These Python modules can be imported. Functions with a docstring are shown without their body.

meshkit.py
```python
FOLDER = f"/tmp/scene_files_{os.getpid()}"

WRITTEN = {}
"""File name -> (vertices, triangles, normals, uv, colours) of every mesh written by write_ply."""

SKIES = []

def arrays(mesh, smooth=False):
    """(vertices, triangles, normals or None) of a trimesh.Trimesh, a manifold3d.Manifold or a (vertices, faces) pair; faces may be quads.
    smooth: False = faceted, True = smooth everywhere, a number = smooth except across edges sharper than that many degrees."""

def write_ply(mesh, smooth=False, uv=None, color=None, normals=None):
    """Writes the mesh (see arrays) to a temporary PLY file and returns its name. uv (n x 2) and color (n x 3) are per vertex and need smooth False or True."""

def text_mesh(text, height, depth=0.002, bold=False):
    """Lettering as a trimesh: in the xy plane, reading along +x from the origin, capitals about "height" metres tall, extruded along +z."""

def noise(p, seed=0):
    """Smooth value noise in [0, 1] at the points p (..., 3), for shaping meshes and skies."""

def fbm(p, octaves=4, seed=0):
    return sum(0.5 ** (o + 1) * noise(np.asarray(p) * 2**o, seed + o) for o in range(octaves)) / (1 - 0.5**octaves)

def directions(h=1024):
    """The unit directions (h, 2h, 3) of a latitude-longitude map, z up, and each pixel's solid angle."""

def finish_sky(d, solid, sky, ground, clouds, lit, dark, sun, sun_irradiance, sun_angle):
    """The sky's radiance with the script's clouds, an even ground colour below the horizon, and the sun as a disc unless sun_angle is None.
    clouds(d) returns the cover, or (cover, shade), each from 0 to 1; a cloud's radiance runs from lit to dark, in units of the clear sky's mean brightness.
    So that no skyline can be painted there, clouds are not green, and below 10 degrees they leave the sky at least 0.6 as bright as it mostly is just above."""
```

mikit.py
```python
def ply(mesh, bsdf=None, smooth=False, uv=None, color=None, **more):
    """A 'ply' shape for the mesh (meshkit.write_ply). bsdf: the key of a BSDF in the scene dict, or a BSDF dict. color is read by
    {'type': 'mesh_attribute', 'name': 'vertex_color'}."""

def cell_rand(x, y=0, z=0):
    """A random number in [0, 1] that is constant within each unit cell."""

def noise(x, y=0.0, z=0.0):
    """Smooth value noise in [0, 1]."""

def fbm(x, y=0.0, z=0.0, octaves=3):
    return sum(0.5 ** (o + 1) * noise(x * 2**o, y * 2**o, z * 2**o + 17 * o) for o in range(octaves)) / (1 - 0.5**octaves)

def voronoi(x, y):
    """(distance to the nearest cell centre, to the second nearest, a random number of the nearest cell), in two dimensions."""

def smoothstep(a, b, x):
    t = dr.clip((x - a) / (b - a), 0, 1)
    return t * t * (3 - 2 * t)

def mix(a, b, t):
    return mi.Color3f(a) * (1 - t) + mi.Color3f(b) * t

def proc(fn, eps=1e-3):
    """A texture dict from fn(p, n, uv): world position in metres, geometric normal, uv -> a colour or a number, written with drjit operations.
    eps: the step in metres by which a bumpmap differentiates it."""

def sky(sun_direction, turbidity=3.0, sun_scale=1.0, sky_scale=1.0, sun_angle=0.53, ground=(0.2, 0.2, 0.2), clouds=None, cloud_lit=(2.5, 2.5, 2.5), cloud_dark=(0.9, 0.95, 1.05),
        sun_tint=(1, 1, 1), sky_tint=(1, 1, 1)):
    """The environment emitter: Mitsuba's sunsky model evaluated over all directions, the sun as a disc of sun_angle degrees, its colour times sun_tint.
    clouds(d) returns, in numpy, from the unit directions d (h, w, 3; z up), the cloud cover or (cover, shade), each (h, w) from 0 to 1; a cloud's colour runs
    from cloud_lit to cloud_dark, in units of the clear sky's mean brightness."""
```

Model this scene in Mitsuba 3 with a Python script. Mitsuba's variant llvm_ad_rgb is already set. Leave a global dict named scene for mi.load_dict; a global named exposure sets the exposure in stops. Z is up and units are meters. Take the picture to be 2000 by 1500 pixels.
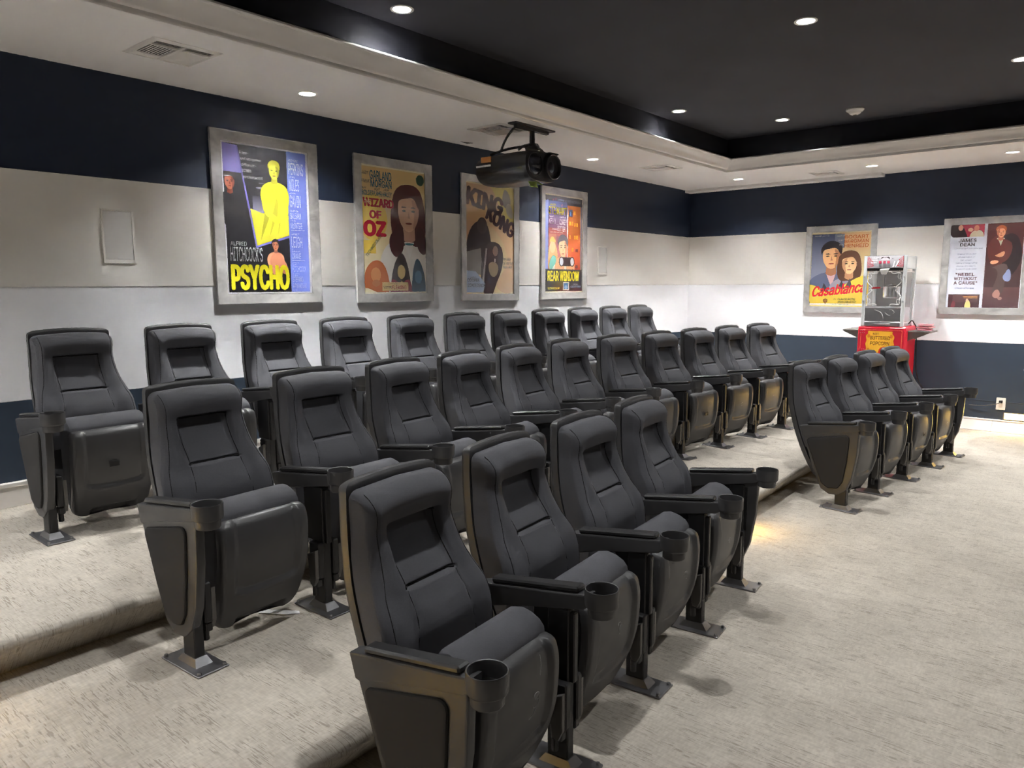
import math, random
import numpy as np, trimesh, drjit as dr, mitsuba as mi, mikit, meshkit
from mikit import proc, noise, fbm, smoothstep, mix
from shapely.geometry import Polygon, Point, box as sbox
from shapely import affinity
random.seed(7); rng = np.random.default_rng(7)
T = mi.ScalarTransform4f
scene = {'type': 'scene'}; labels = {}

# ------------------------------------------------------------------ camera, light, exposure
CAM = np.array([4.7386, -9.4033, 1.5614]); YAW, PITCH, ROLL, FPX = .6975, .1313, -.0036, 1454.9
fw = np.array([-math.sin(YAW)*math.cos(PITCH), math.cos(YAW)*math.cos(PITCH), -math.sin(PITCH)])
rt = np.array([math.cos(YAW), math.sin(YAW), 0]); up0 = np.cross(rt, fw)
upv = -rt*math.sin(ROLL) + up0*math.cos(ROLL)
scene['camera'] = {'type': 'perspective', 'fov': math.degrees(2*math.atan(1000/FPX)), 'fov_axis': 'x', 'near_clip': .05, 'far_clip': 60.,
                   'to_world': T().look_at(origin=CAM.tolist(), target=(CAM+fw).tolist(), up=upv.tolist())}
exposure = 3.0
LAMP = 290.0           # radiance of a ceiling downlight's disc
LAMP_RGB = (1.0, 1.0, .985)
WARM_RGB = (1.0, .60, .11)
STEP = 13.0            # radiance of a step light

# room dimensions
RX, RY0, RY1, CZ, TZ = 7.7, -11.3, 0.0, 2.805, 3.15
TX0, TX1, TY0, TY1 = 1.10, 6.6, -9.95, -1.335          # the tray in the ceiling
ZB, ZC = .175, .346                                     # middle and back platform
SOFFIT_LAMPS = [(.473, -6.379), (.455, -3.028), (.967, -.703), (2.45, -.723), (3.698, -.727)]
SOFFIT_LAMPS_OUT = [(.47, -9.73), (5.1, -.73), (2.6, -10.6)]
TRAY_LAMPS = [(1.327, -6.312), (3.045, -4.588), (1.342, -2.942), (1.933, -1.949), (3.959, -2.798)]
TRAY_LAMPS_OUT = [(3.05, -7.6), (4.75, -6.1), (5.5, -3.6)]

# ------------------------------------------------------------------ materials
def lin(c):
    c = np.array([int(c[i:i+2], 16) for i in (1, 3, 5)])/255. if isinstance(c, str) else np.array(c, float)
    return np.where(c <= .04045, c/12.92, ((c+.055)/1.055)**2.4)
def rgb(c): return {'type': 'rgb', 'value': [float(x) for x in (lin(c) if isinstance(c, str) else c)]}
def mat(key, d): scene[key] = d
def pr(key, base, rough=.5, two=True, **k):
    d = {'type': 'principled', 'base_color': base if isinstance(base, dict) else rgb(base), 'roughness': rough if isinstance(rough, dict) else float(rough), **k}
    mat(key, {'type': 'twosided', 'bsdf': d} if two else d)

def f_fabric(p, n, uv):
    m = fbm(p.x*9, p.y*9, p.z*9, 2); g = noise(p.x*420, p.y*420, p.z*420)
    return mi.Color3f(.064, .065, .073)*(.78+.32*m+.16*g)
pr('m_fabric', proc(f_fabric), .8, sheen=.6, specular=.25)
def f_plastic(p, n, uv):
    m = fbm(p.x*14, p.y*14, p.z*14, 2); return mi.Color3f(.042, .042, .044)*(.85+.3*m)
pr('m_plastic', proc(f_plastic), .42, specular=.5)
pr('m_plastic_dark', (.010, .010, .011), .45, specular=.4)
pr('m_pad', (.018, .018, .019), .38, specular=.5)
pr('m_inset', (.030, .029, .029), .85, sheen=.3, specular=.2)
pr('m_thread', (.004, .004, .005), .9)
pr('m_bracket', (.11, .105, .10), .45, metallic=.55, specular=.5)
pr('m_foot', (.24, .24, .25), .36, metallic=.85)
pr('m_bolt', (.25, .25, .26), .3, metallic=.9)
pr('m_scuff', (.20, .20, .20), .8)

def f_carpet(p, n, uv):
    k = dr.select(dr.abs(n.z) > .5, p.x, p.x*.3+p.z)          # the pile's ribs run across the rows and on down the risers
    a = noise(k*30, p.y*370, 3.0); b = noise(k*34+9, p.y*240, 7.0); c = noise(k*170, p.y*70, 11.0)
    big = fbm(p.x*1.7, p.y*1.7, 2.0, 3); spot = fbm(p.x*7, p.y*5, 5.0, 2)
    col = mix((.420, .380, .325), (.570, .526, .462), b*.5+c*.5)
    dash = smoothstep(.64, .82, a)*smoothstep(.26, .56, noise(k*9+3, p.y*24, 1.0))
    col = mix(col, (.25, .215, .175), dash*.62)
    return col*(.84+.22*big)*(.92+.16*spot)
def f_carpet_h(p, n, uv):
    k = dr.select(dr.abs(n.z) > .5, p.x, p.x*.3+p.z)
    return noise(k*34, p.y*300, 3.0)*.6+noise(k*240, p.y*240, 1.0)*.4
mat('m_carpet', {'type': 'twosided', 'bsdf': {'type': 'bumpmap', 'nested': {'type': 'diffuse', 'reflectance': proc(f_carpet)}, 'arbitrary': proc(f_carpet_h, eps=8e-4), 'scale': .004}})
def paint(key, base, rough, amt=.06, spec=.35, bump=0.):
    b = np.array(base)
    def f(p, n, uv): return mi.Color3f(*[float(x) for x in b])*(1-amt+2*amt*fbm(p.x*2.1, p.y*2.1, p.z*2.1, 3))
    d = {'type': 'principled', 'base_color': proc(f), 'roughness': rough, 'specular': spec}
    if bump:
        def h(p, n, uv): return fbm(p.x*70, p.y*70, p.z*70, 2)
        d = {'type': 'bumpmap', 'nested': d, 'arbitrary': proc(h, eps=2e-3), 'scale': bump}
    mat(key, {'type': 'twosided', 'bsdf': d})
paint('m_navy', (.0085, .014, .029), .5, .08, .3)
paint('m_navy_low', (.036, .052, .078), .5, .1, .35)
paint('m_cream', (.74, .715, .672), .6, .02)
paint('m_white', (.87, .875, .91), .6, .015, .3, .0012)
paint('m_soffit', (.70, .675, .665), .7, .02, .3)
paint('m_tray', (.033, .034, .041), .8, .15, .3)
paint('m_trayside', (.006, .0065, .010), .7, .1, .25)
pr('m_trim', (.78, .75, .72), .30, specular=.55)
pr('m_molding', (.66, .63, .615), .26, specular=.6)
pr('m_lampwhite', (.85, .85, .85), .5)
pr('m_ventdark', (.07, .065, .062), .8)
pr('m_vent', (.66, .625, .60), .5)
pr('m_grille', (.52, .505, .485), .8)
def f_pewter(p, n, uv):
    q = p.y+p.x
    s = fbm(q*9+3*noise(q*5, p.z*5, 2.0), p.z*9+3*noise(q*4, p.z*6, 8.0), 1.0, 3); r = noise(q*60, p.z*60, 4.0)
    return mi.Color3f(.42, .41, .40)*(.55+.75*s+.12*r)
pr('m_pewter', proc(f_pewter), .42, metallic=.3, specular=.5)
mat('m_print', {'type': 'twosided', 'bsdf': {'type': 'principled', 'base_color': {'type': 'mesh_attribute', 'name': 'vertex_color'}, 'roughness': .55, 'specular': .3}})
mat('m_glass', {'type': 'thindielectric', 'int_ior': 1.5})
pr('m_black', (.008, .008, .009), .35, specular=.5)
pr('m_projector', (.017, .017, .019), .24, specular=.55)
pr('m_lens', (.004, .004, .006), .06, specular=.8)
pr('m_orange', '#c98a4a', .6)
pr('m_paper', (.80, .80, .80), .7)
pr('m_note', '#b7c96a', .7)
pr('m_red', (.66, .022, .045), .28, specular=.5)
pr('m_redline', (.85, .16, .10), .3)
pr('m_chrome', (.80, .82, .84), .16, metallic=.95)
pr('m_steel', (.36, .36, .37), .22, metallic=.9)
pr('m_silverpaint', (.74, .77, .79), .3, specular=.5)
pr('m_pink', (.86, .42, .47), .5)
pr('m_switch', (.75, .10, .18), .25)
pr('m_cord', (.008, .008, .008), .5)
paint('m_tile', (.66, .62, .57), .35, .05, .5)
pr('m_grout', (.42, .39, .36), .8)
pr('m_outlet', (.85, .82, .76), .4)
pr('m_table', (.80, .80, .80), .35)
pr('m_shelf', (.16, .15, .14), .4, metallic=.4)

# ------------------------------------------------------------------ helpers
def add(key, mesh, m, smooth=False, **k):
    n = 1; base = key
    while key in scene: key = f'{base}_{n:03d}'; n += 1
    scene[key] = mikit.ply(mesh, m, smooth=smooth, **k); return key
def name(base):
    k = base; n = 1
    while k in labels or k in scene: k = f'{base}_{n:03d}'; n += 1
    return k
def tag(key, label=None, cat=None, group=None, kind=None):
    d = {}
    if label: d['label'] = label
    if cat: d['category'] = cat
    if group: d['group'] = group
    if kind: d['kind'] = kind
    labels[key] = d; return key
cat_ = trimesh.util.concatenate
def hull(pts): return trimesh.convex.convex_hull(np.array(pts, float))
def cbox(lo, hi, c=.003):
    lo, hi = np.array(lo, float), np.array(hi, float); c = min(c, *(.45*(hi-lo))); P = []
    for i in range(8):
        s = [(i >> k) & 1 for k in range(3)]
        for ax in range(3):
            q = [hi[k] if s[k] else lo[k] for k in range(3)]
            for k in range(3):
                if k != ax: q[k] += -c if s[k] else c
            P.append(q)
    return hull(P)
def bx(lo, hi):
    lo, hi = np.array(lo, float), np.array(hi, float)
    return trimesh.creation.box(extents=hi-lo, transform=trimesh.transformations.translation_matrix((lo+hi)/2))
def lathe(prof, seg=40, at=(0, 0, 0)):
    m = trimesh.creation.revolve(np.array(prof, float), sections=seg); m.apply_translation(at); return m
def tube(pts, r, sides=8, caps=True):
    p = np.asarray(pts, float); t = np.gradient(p, axis=0); t /= np.linalg.norm(t, axis=1, keepdims=True)+1e-12
    ref = np.array([0, 0, 1.]) if abs(t[:, 2]).mean() < .8 else np.array([1., 0, 0])
    a = np.cross(t, ref); a /= np.linalg.norm(a, axis=1, keepdims=True)+1e-12; b = np.cross(t, a)
    g = np.arange(sides)*2*np.pi/sides; rr = np.broadcast_to(r, (len(p),))
    v = p[:, None]+rr[:, None, None]*(np.cos(g)[None, :, None]*a[:, None]+np.sin(g)[None, :, None]*b[:, None])
    f = []; n = len(p)
    for i in range(n-1):
        for j in range(sides):
            q = [i*sides+j, i*sides+(j+1) % sides, (i+1)*sides+(j+1) % sides, (i+1)*sides+j]; f += [[q[0], q[2], q[1]], [q[0], q[3], q[2]]]
    v = v.reshape(-1, 3)
    if caps:
        c = len(v); v = np.vstack([v, p[0], p[-1]])
        for j in range(sides): f += [[c, j, (j+1) % sides], [c+1, (n-1)*sides+(j+1) % sides, (n-1)*sides+j]]
    m = trimesh.Trimesh(v, f, process=False); m.fix_normals(); return m
def spline(pts, n=24):
    from scipy.interpolate import CubicSpline
    p = np.array(pts, float); d = np.r_[0, np.cumsum(np.linalg.norm(np.diff(p, axis=0), axis=1))]
    return CubicSpline(d, p)(np.linspace(0, d[-1], n))
def prism(poly, u0, u1, b=.004, axis='u'):
    """polygon in (s, z) swept over u in [u0, u1] with bevelled rims; returns (s, u, z)"""
    P = np.array(Polygon(poly).exterior.coords)[:-1]
    if Polygon(poly).exterior.is_ccw is False: P = P[::-1]
    def inset(d):
        q = []
        for i in range(len(P)):
            e1 = P[i]-P[i-1]; e2 = P[(i+1) % len(P)]-P[i]
            n1 = np.array([-e1[1], e1[0]])/np.linalg.norm(e1); n2 = np.array([-e2[1], e2[0]])/np.linalg.norm(e2)
            m = n1+n2; m /= max(np.linalg.norm(m), 1e-9); q.append(P[i]+m*d/max(.5, m@n1))
        return np.array(q)
    rings = [(inset(b), u0), (inset(b*.3), u0+b*.3), (P, u0+b), (P, u1-b), (inset(b*.3), u1-b*.3), (inset(b), u1)]
    n = len(P); v = np.vstack([np.c_[r[:, 0], np.full(n, u), r[:, 1]] for r, u in rings]); f = []
    for k in range(len(rings)-1):
        for i in range(n):
            a, c = k*n+i, k*n+(i+1) % n; f += [[a, c, c+n], [a, c+n, a+n]]
    v2, f2 = trimesh.creation.triangulate_polygon(Polygon(rings[0][0]), engine='earcut')
    from scipy.spatial import cKDTree
    idx = cKDTree(rings[0][0]).query(v2)[1]
    f += [[idx[t[0]], idx[t[1]], idx[t[2]]] for t in f2]+[[(len(rings)-1)*n+idx[t[0]], (len(rings)-1)*n+idx[t[2]], (len(rings)-1)*n+idx[t[1]]] for t in f2]
    m = trimesh.Trimesh(v, f, process=False); m.fix_normals(); return m
def rounded(poly, r, n=6): return list(Polygon(poly).buffer(-r, join_style=2).buffer(r, quad_segs=n).exterior.coords)[:-1]
def ext(poly, z0, z1):
    m = trimesh.creation.extrude_polygon(poly, z1-z0, engine='earcut'); m.apply_translation([0, 0, z0]); return m

# ------------------------------------------------------------------ setting: floor, platforms, walls, ceiling
tag(add('floor', bx([0, RY0, -.06], [RX, RY1, 0]), 'm_carpet'), 'beige ribbed carpet floor of the cinema room', kind='structure')
def platform(edge, z0, z1, under):
    """carpeted step: the edge polyline (x, y) from near to far, with a rounded nosing that leans over its riser"""
    prof = [(-.125, z0), (-.014, z1-.052), (-.002, z1-.040), (.003, z1-.028), (.001, z1-.015), (-.008, z1-.006), (-.022, z1-.001), (-.04, z1)]
    e = np.array(edge, float); n = []; ys = np.linspace(e[0, 1], e[-1, 1], 90); xs = np.interp(ys, e[:, 1], e[:, 0])
    v, f = [], []
    for i, (x, y) in enumerate(zip(xs, ys)):
        w = .004*math.sin(y*5.3)+.003*math.sin(y*11.7+1)
        for k, (dx, z) in enumerate(prof): v.append((x+dx+w*(1-abs(k-3)/6), y, z))
        v.append((-.0+.0, y, z1))
    m = len(prof)+1
    for i in range(len(ys)-1):
        for k in range(m-1): a, b = i*m+k, i*m+k+1; f += [[a, a+m, b+m], [a, b+m, b]]
    M = trimesh.Trimesh(np.array(v), f, process=False)
    if M.face_normals[:, 2].mean() < 0: M.invert()
    return M
tag(add('floor__platform', platform([(2.995, RY0), (2.99, -8.1), (2.865, -4.3), (2.83, -.17)], 0, ZB, 0), 'm_carpet', smooth=50), 'lower carpeted step that carries the middle row', kind='structure')
tag(add('floor__platform', platform([(1.83, RY0), (1.815, -8.2), (1.80, -.17)], ZB, ZC, ZB), 'm_carpet', smooth=50), 'upper carpeted step that carries the back row', kind='structure')
# far ends of the steps
add('floor__step_end', cat_([bx([0, -.19, 0], [2.76, -.165, ZB-.004]), bx([0, -.19, ZB-.01], [1.75, -.165, ZC-.004])]), 'm_carpet')

BANDS = [(.0, .935, 'm_navy_low', .0, 'lower_band'), (.935, 1.564, 'm_white', .0, 'white_band'), (1.564, 2.199, 'm_cream', .004, 'cream_panel'), (2.199, CZ+.03, 'm_navy', .0, 'upper_band')]
def wall(key, side, lab):
    tag(key, lab, kind='structure')
    for z0, z1, m, pr_, nm in BANDS:
        d = .1
        if side == 'left': b = cbox([-d, RY0-.1, z0], [pr_, RY1+.1, z1], .002)
        elif side == 'far': b = cbox([-.1, -pr_, z0], [RX+.1, d, z1], .002)
        elif side == 'near': b = cbox([-.1, RY0-d, z0], [RX+.1, RY0+pr_, z1], .002)
        add(f'{key}__{nm}', b, m)
wall('wall_left', 'left', 'long left wall banded navy, cream, white and navy, hung with four posters')
wall('wall_far', 'far', 'far end wall banded navy, cream, white and navy behind the popcorn machine')
wall('wall_near', 'near', 'near end wall behind the camera')
tag(add('wall_right', bx([RX, RY0-.1, 0], [RX+.1, .1, TZ]), 'm_navy'), 'screen side wall of the cinema room', kind='structure')
tag(add('baseboard_left', cat_([cbox([0, RY0, ZC], [.016, -.19, ZC+.118], .003), cbox([0, RY0, ZC+.112], [.022, -.19, ZC+.142], .007)]), 'm_trim'), 'white baseboard along the foot of the left wall', kind='structure')
tag(add('baseboard_far', cbox([2.78, -.016, .098], [RX, 0, .116], .004), 'm_trim'), 'thin white bead above the tile skirting of the far wall', kind='structure')
# tile skirting, each tile by itself
x = 2.85 if False else 2.83; xs = [2.83, 3.28, 3.63, 4.06, 4.5, 4.95, 5.4, 5.85, 6.3, 6.75, 7.2, 7.65]
tag('trim_1', 'row of beige skirting tiles leaning against the foot of the far wall', kind='structure')
for a, b in zip(xs[:-1], xs[1:]):
    g = .003; q = hull([(a+g, -.15, 0), (b-g, -.15, 0), (a+g, -.15, .006), (b-g, -.15, .006), (a+g, -.005, .098), (b-g, -.005, .098), (a+g, -.004, 0), (b-g, -.004, 0)])
    add('trim_1__tile', q, 'm_tile')
add('trim_1__grout', hull([(2.83, -.146, 0), (7.65, -.146, 0), (2.83, -.004, .092), (7.65, -.004, .092), (2.83, -.002, 0), (7.65, -.002, 0), (2.83, -.146, .004), (7.65, -.146, .004)]), 'm_grout')
tag(add('trim_2', cbox([2.86, -.004, .308], [RX, 0, .313], .001), 'm_navy_low'), 'thin joint line across the lower navy band of the far wall', kind='structure')

# ceiling: soffit with a tray, holes for the lamps
RC = .053
sof = sbox(-.1, RY0-.1, RX+.1, RY1+.1).difference(sbox(TX0, TY0, TX1, TY1))
for q in SOFFIT_LAMPS+SOFFIT_LAMPS_OUT: sof = sof.difference(Point(*q).buffer(RC, quad_segs=10))
tag(add('ceiling', ext(sof, CZ, CZ+.03), 'm_soffit'), 'off-white dropped ceiling border around the dark tray', kind='structure')
tp = sbox(TX0-.02, TY0-.02, TX1+.02, TY1+.02)
for q in TRAY_LAMPS+TRAY_LAMPS_OUT: tp = tp.difference(Point(*q).buffer(RC, quad_segs=10))
add('ceiling__tray_panel', ext(tp, TZ, TZ+.03), 'm_tray')
for a, b in (([TX0-.02, TY0-.02, CZ+.02], [TX0, TY1+.02, TZ]), ([TX1, TY0-.02, CZ+.02], [TX1+.02, TY1+.02, TZ]), ([TX0, TY1, CZ+.02], [TX1, TY1+.02, TZ]), ([TX0, TY0-.02, CZ+.02], [TX1, TY0, TZ])):
    add('ceiling__tray_side', bx(a, b), 'm_trayside')
# crown moulding around the tray: (reach into the tray, height)
mp = [(-.012, CZ+.004), (-.012, CZ-.004), (.006, CZ-.006), (.012, CZ+.002), (.013, CZ+.018), (.022, CZ+.022), (.030, CZ+.030), (.040, CZ+.047), (.056, CZ+.066), (.074, CZ+.080), (.088, CZ+.092),
      (.096, CZ+.102), (.104, CZ+.104), (.109, CZ+.110), (.108, CZ+.118), (.101, CZ+.124), (.090, CZ+.125), (.080, CZ+.120), (.0, CZ+.06)]
def mould(a, b, inward):
    a, b, iw = np.array(a, float), np.array(b, float), np.array(inward, float); d = (b-a)/np.linalg.norm(b-a); v, f = [], []
    for r, z in mp: v += [np.r_[a+iw*r+d*r, z], np.r_[b+iw*r-d*r, z]]
    n = len(mp)
    for i in range(n): j = (i+1) % n; f += [[2*i, 2*i+1, 2*j+1], [2*i, 2*j+1, 2*j]]
    m = trimesh.Trimesh(np.array(v), f, process=False); m.fix_normals(); return m
C = [(TX0, TY0), (TX0, TY1), (TX1, TY1), (TX1, TY0)]
for k, (a, b, iw, w) in enumerate([(C[0], C[1], (1, 0), 'left'), (C[1], C[2], (0, -1), 'far'), (C[2], C[3], (-1, 0), 'right'), (C[3], C[0], (0, 1), 'near')]):
    tag(add(f'trim_{k+3}', mould(a, b, iw), 'm_molding', smooth=35), f'pale crown moulding along the {w} edge of the dark ceiling tray', kind='structure')
tag(add('trim_7', cbox([-.02, -.16, CZ-.032], [2.405, .02, CZ+.01], .003), 'm_soffit'), 'shallow boxed drop where the ceiling meets the far wall', kind='structure')

# ------------------------------------------------------------------ downlights
DEPTH = .055
def downlight(x, y, z, label, group=None, gain=1.):
    k = name('downlight'); tag(k, label, 'light', group)
    add(f'{k}__housing', lathe([(RC, 0), (RC, DEPTH+.004), (.0, DEPTH+.004)], 32, (x, y, z)), 'm_lampwhite', smooth=40)
    d = trimesh.creation.cylinder(radius=.045, height=.003, sections=32); d.apply_translation([x, y, z+DEPTH-.001])
    key = f'{k}__lamp'; scene[key] = mikit.ply(d, 'm_lampwhite'); scene[key]['emitter'] = {'type': 'area', 'radiance': {'type': 'rgb', 'value': [LAMP*gain*c for c in LAMP_RGB]}}
    add(f'{k}__trim_ring', lathe([(RC-.001, .004), (RC-.001, -.002), (RC+.006, -.005), (RC+.014, -.004), (RC+.016, 0)], 32, (x, y, z)), 'm_trim', smooth=50)
for q, l in zip(SOFFIT_LAMPS, ['recessed white downlight in the border ceiling above the nearest left wall poster', 'recessed downlight in the border ceiling past the projector, by the left wall',
                               'recessed downlight in the border ceiling nearest the room corner', 'recessed downlight in the far border ceiling, middle of three along the far wall', 'recessed downlight in the far border ceiling above the rightmost poster']):
    downlight(*q, CZ, l, None, 2.4 if q[0] < .6 else 1.5)
for q, l in zip(TRAY_LAMPS, ['recessed tray downlight at the top of the photo, leftmost of the tray lights', 'large bright downlight in the middle of the dark tray, top right of the photo', 'recessed downlight in the dark tray beyond the projector, near the left moulding',
                             'recessed downlight in the dark tray beside the smoke detector', 'recessed downlight in the dark tray cut by the right edge of the photo']):
    downlight(*q, TZ, l)
for q in SOFFIT_LAMPS_OUT: downlight(*q, CZ, 'recessed downlight in the pale border ceiling outside the photo', 'downlights outside the photo', 2.4 if q[0] < .6 else 1.5)
for q in TRAY_LAMPS_OUT: downlight(*q, TZ, 'recessed dark tray downlight outside the photo', 'tray downlights outside the photo')

# ------------------------------------------------------------------ step lights
def step_light(c, n, w, h, label, power=1.0):
    """a recess framed on a wall or riser; c the centre, n the outward axis ('x' or '-y' or 'y')"""
    k = name('step_light'); tag(k, label, 'light')
    W, H = w/2, h/2
    fr = [bx([-W-.012, -.0, H], [W+.012, .012, H+.01]), bx([-W-.012, 0, -H-.01], [W+.012, .012, -H]), bx([-W-.012, 0, -H], [-W, .012, H]), bx([W, 0, -H], [W+.012, .012, H])]
    frame = cat_(fr); lamp = bx([-W, .001, -H], [W, .004, H])
    ang = {'y': 0, '-y': np.pi, 'x': -np.pi/2}[n]
    M = trimesh.transformations.translation_matrix(c) @ trimesh.transformations.rotation_matrix(ang, [0, 0, 1])
    frame.apply_transform(M); lamp.apply_transform(M)
    add(f'{k}__frame', frame, 'm_bracket')
    scene[f'{k}__lens'] = mikit.ply(lamp, 'm_lampwhite'); scene[f'{k}__lens']['emitter'] = {'type': 'area', 'radiance': {'type': 'rgb', 'value': [STEP*power*v for v in WARM_RGB]}}
step_light((3.93, -.001, .16), '-y', .40, .066, 'glowing warm step light slot low on the far wall at the right edge', 1.7)
step_light((2.845, -4.93, .085), 'x', .20, .05, 'warm step light in the lower riser behind the near front seats', 1.1)
step_light((1.762, -9.05, .262), 'x', .24, .05, 'warm step light in the upper riser left of the photo', 3.2)
step_light((2.935, -9.0, .085), 'x', .24, .05, 'warm step light in the lower riser below the photo', 1.0)

# ------------------------------------------------------------------ the cinema seat, built once in (s forward, u along the row, z up)
from scipy.interpolate import PchipInterpolator as PCH
UC = .2985
hwc = PCH([.38, .50, .60, .66, .72, .78, .86, .94, .97], [.236, .245, .241, .226, .206, .195, .189, .194, .196])
hws = PCH([.16, .20, .30, .42, .55, .72, .86, .94, .99], [.150, .180, .200, .207, .209, .206, .201, .200, .200])
rear = PCH([.16, .20, .39, .55, .72, .90, .99], [-.285, -.305, -.395, -.452, -.494, -.508, -.508])
front = PCH([.38, .46, .54, .60, .67, .76, .86, .91, .94, .965], [-.262, -.250, -.255, -.272, -.312, -.358, -.386, -.386, -.394, -.404])
def ss(a, b, x): t = np.clip((x-a)/(b-a), 0, 1); return t*t*(3-2*t)
def arch(u, z): return z+.012*(1-np.clip(u/.2, -1, 1)**2)*ss(.82, .96, z)
ZT = .962
def cush_front(u, z):
    """front face of the back cushion: bolster roll, recessed insert, lumbar bulge, wings"""
    au = np.abs(u); s = front(z)
    s = s+.016*np.exp(-((z-.905)/.035)**2)*(1-ss(.15, .2, au)*.5)                    # headrest roll
    s = s+.012*np.exp(-((au-.155)/.035)**2)*ss(.62, .72, z)*(1-ss(.86, .93, z))       # side bolsters
    s = s+.020*np.exp(-((z-.57)/.075)**2)*np.clip(1-(u/.14)**2, 0, 1)                 # lumbar
    s = s+.010*np.exp(-((au-.19)/.04)**2)*(1-ss(.60, .68, z))                          # wings
    side = 1-ss(.098, .126, au); top = 1-ss(.850, .862, z); bot = ss(.669, .676, z)
    dep = .010+.030*ss(.68, .80, z)
    s = s-dep*side*top*bot
    s = s-.018*np.exp(-((z-.673)/.0050)**2)*(1-ss(.104, .118, au))                     # groove under the insert
    seam = .112+.030*ss(.67, .42, z)
    s = s-.004*np.exp(-((au-seam)/.004)**2)*(1-ss(.655, .672, z))
    return s
def spaced(pts, n):
    """n samples of the range of pts, denser near the inner points"""
    x = np.linspace(pts[0], pts[-1], 4000); w = 1+sum(7*np.exp(-((x-p)/.012)**2) for p in pts[1:-1])+5*np.exp(-((x-pts[-1])/.02)**2)+5*np.exp(-((x-pts[0])/.02)**2)
    c = np.cumsum(w); return np.interp(np.linspace(c[0], c[-1], n), c, x)
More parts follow.
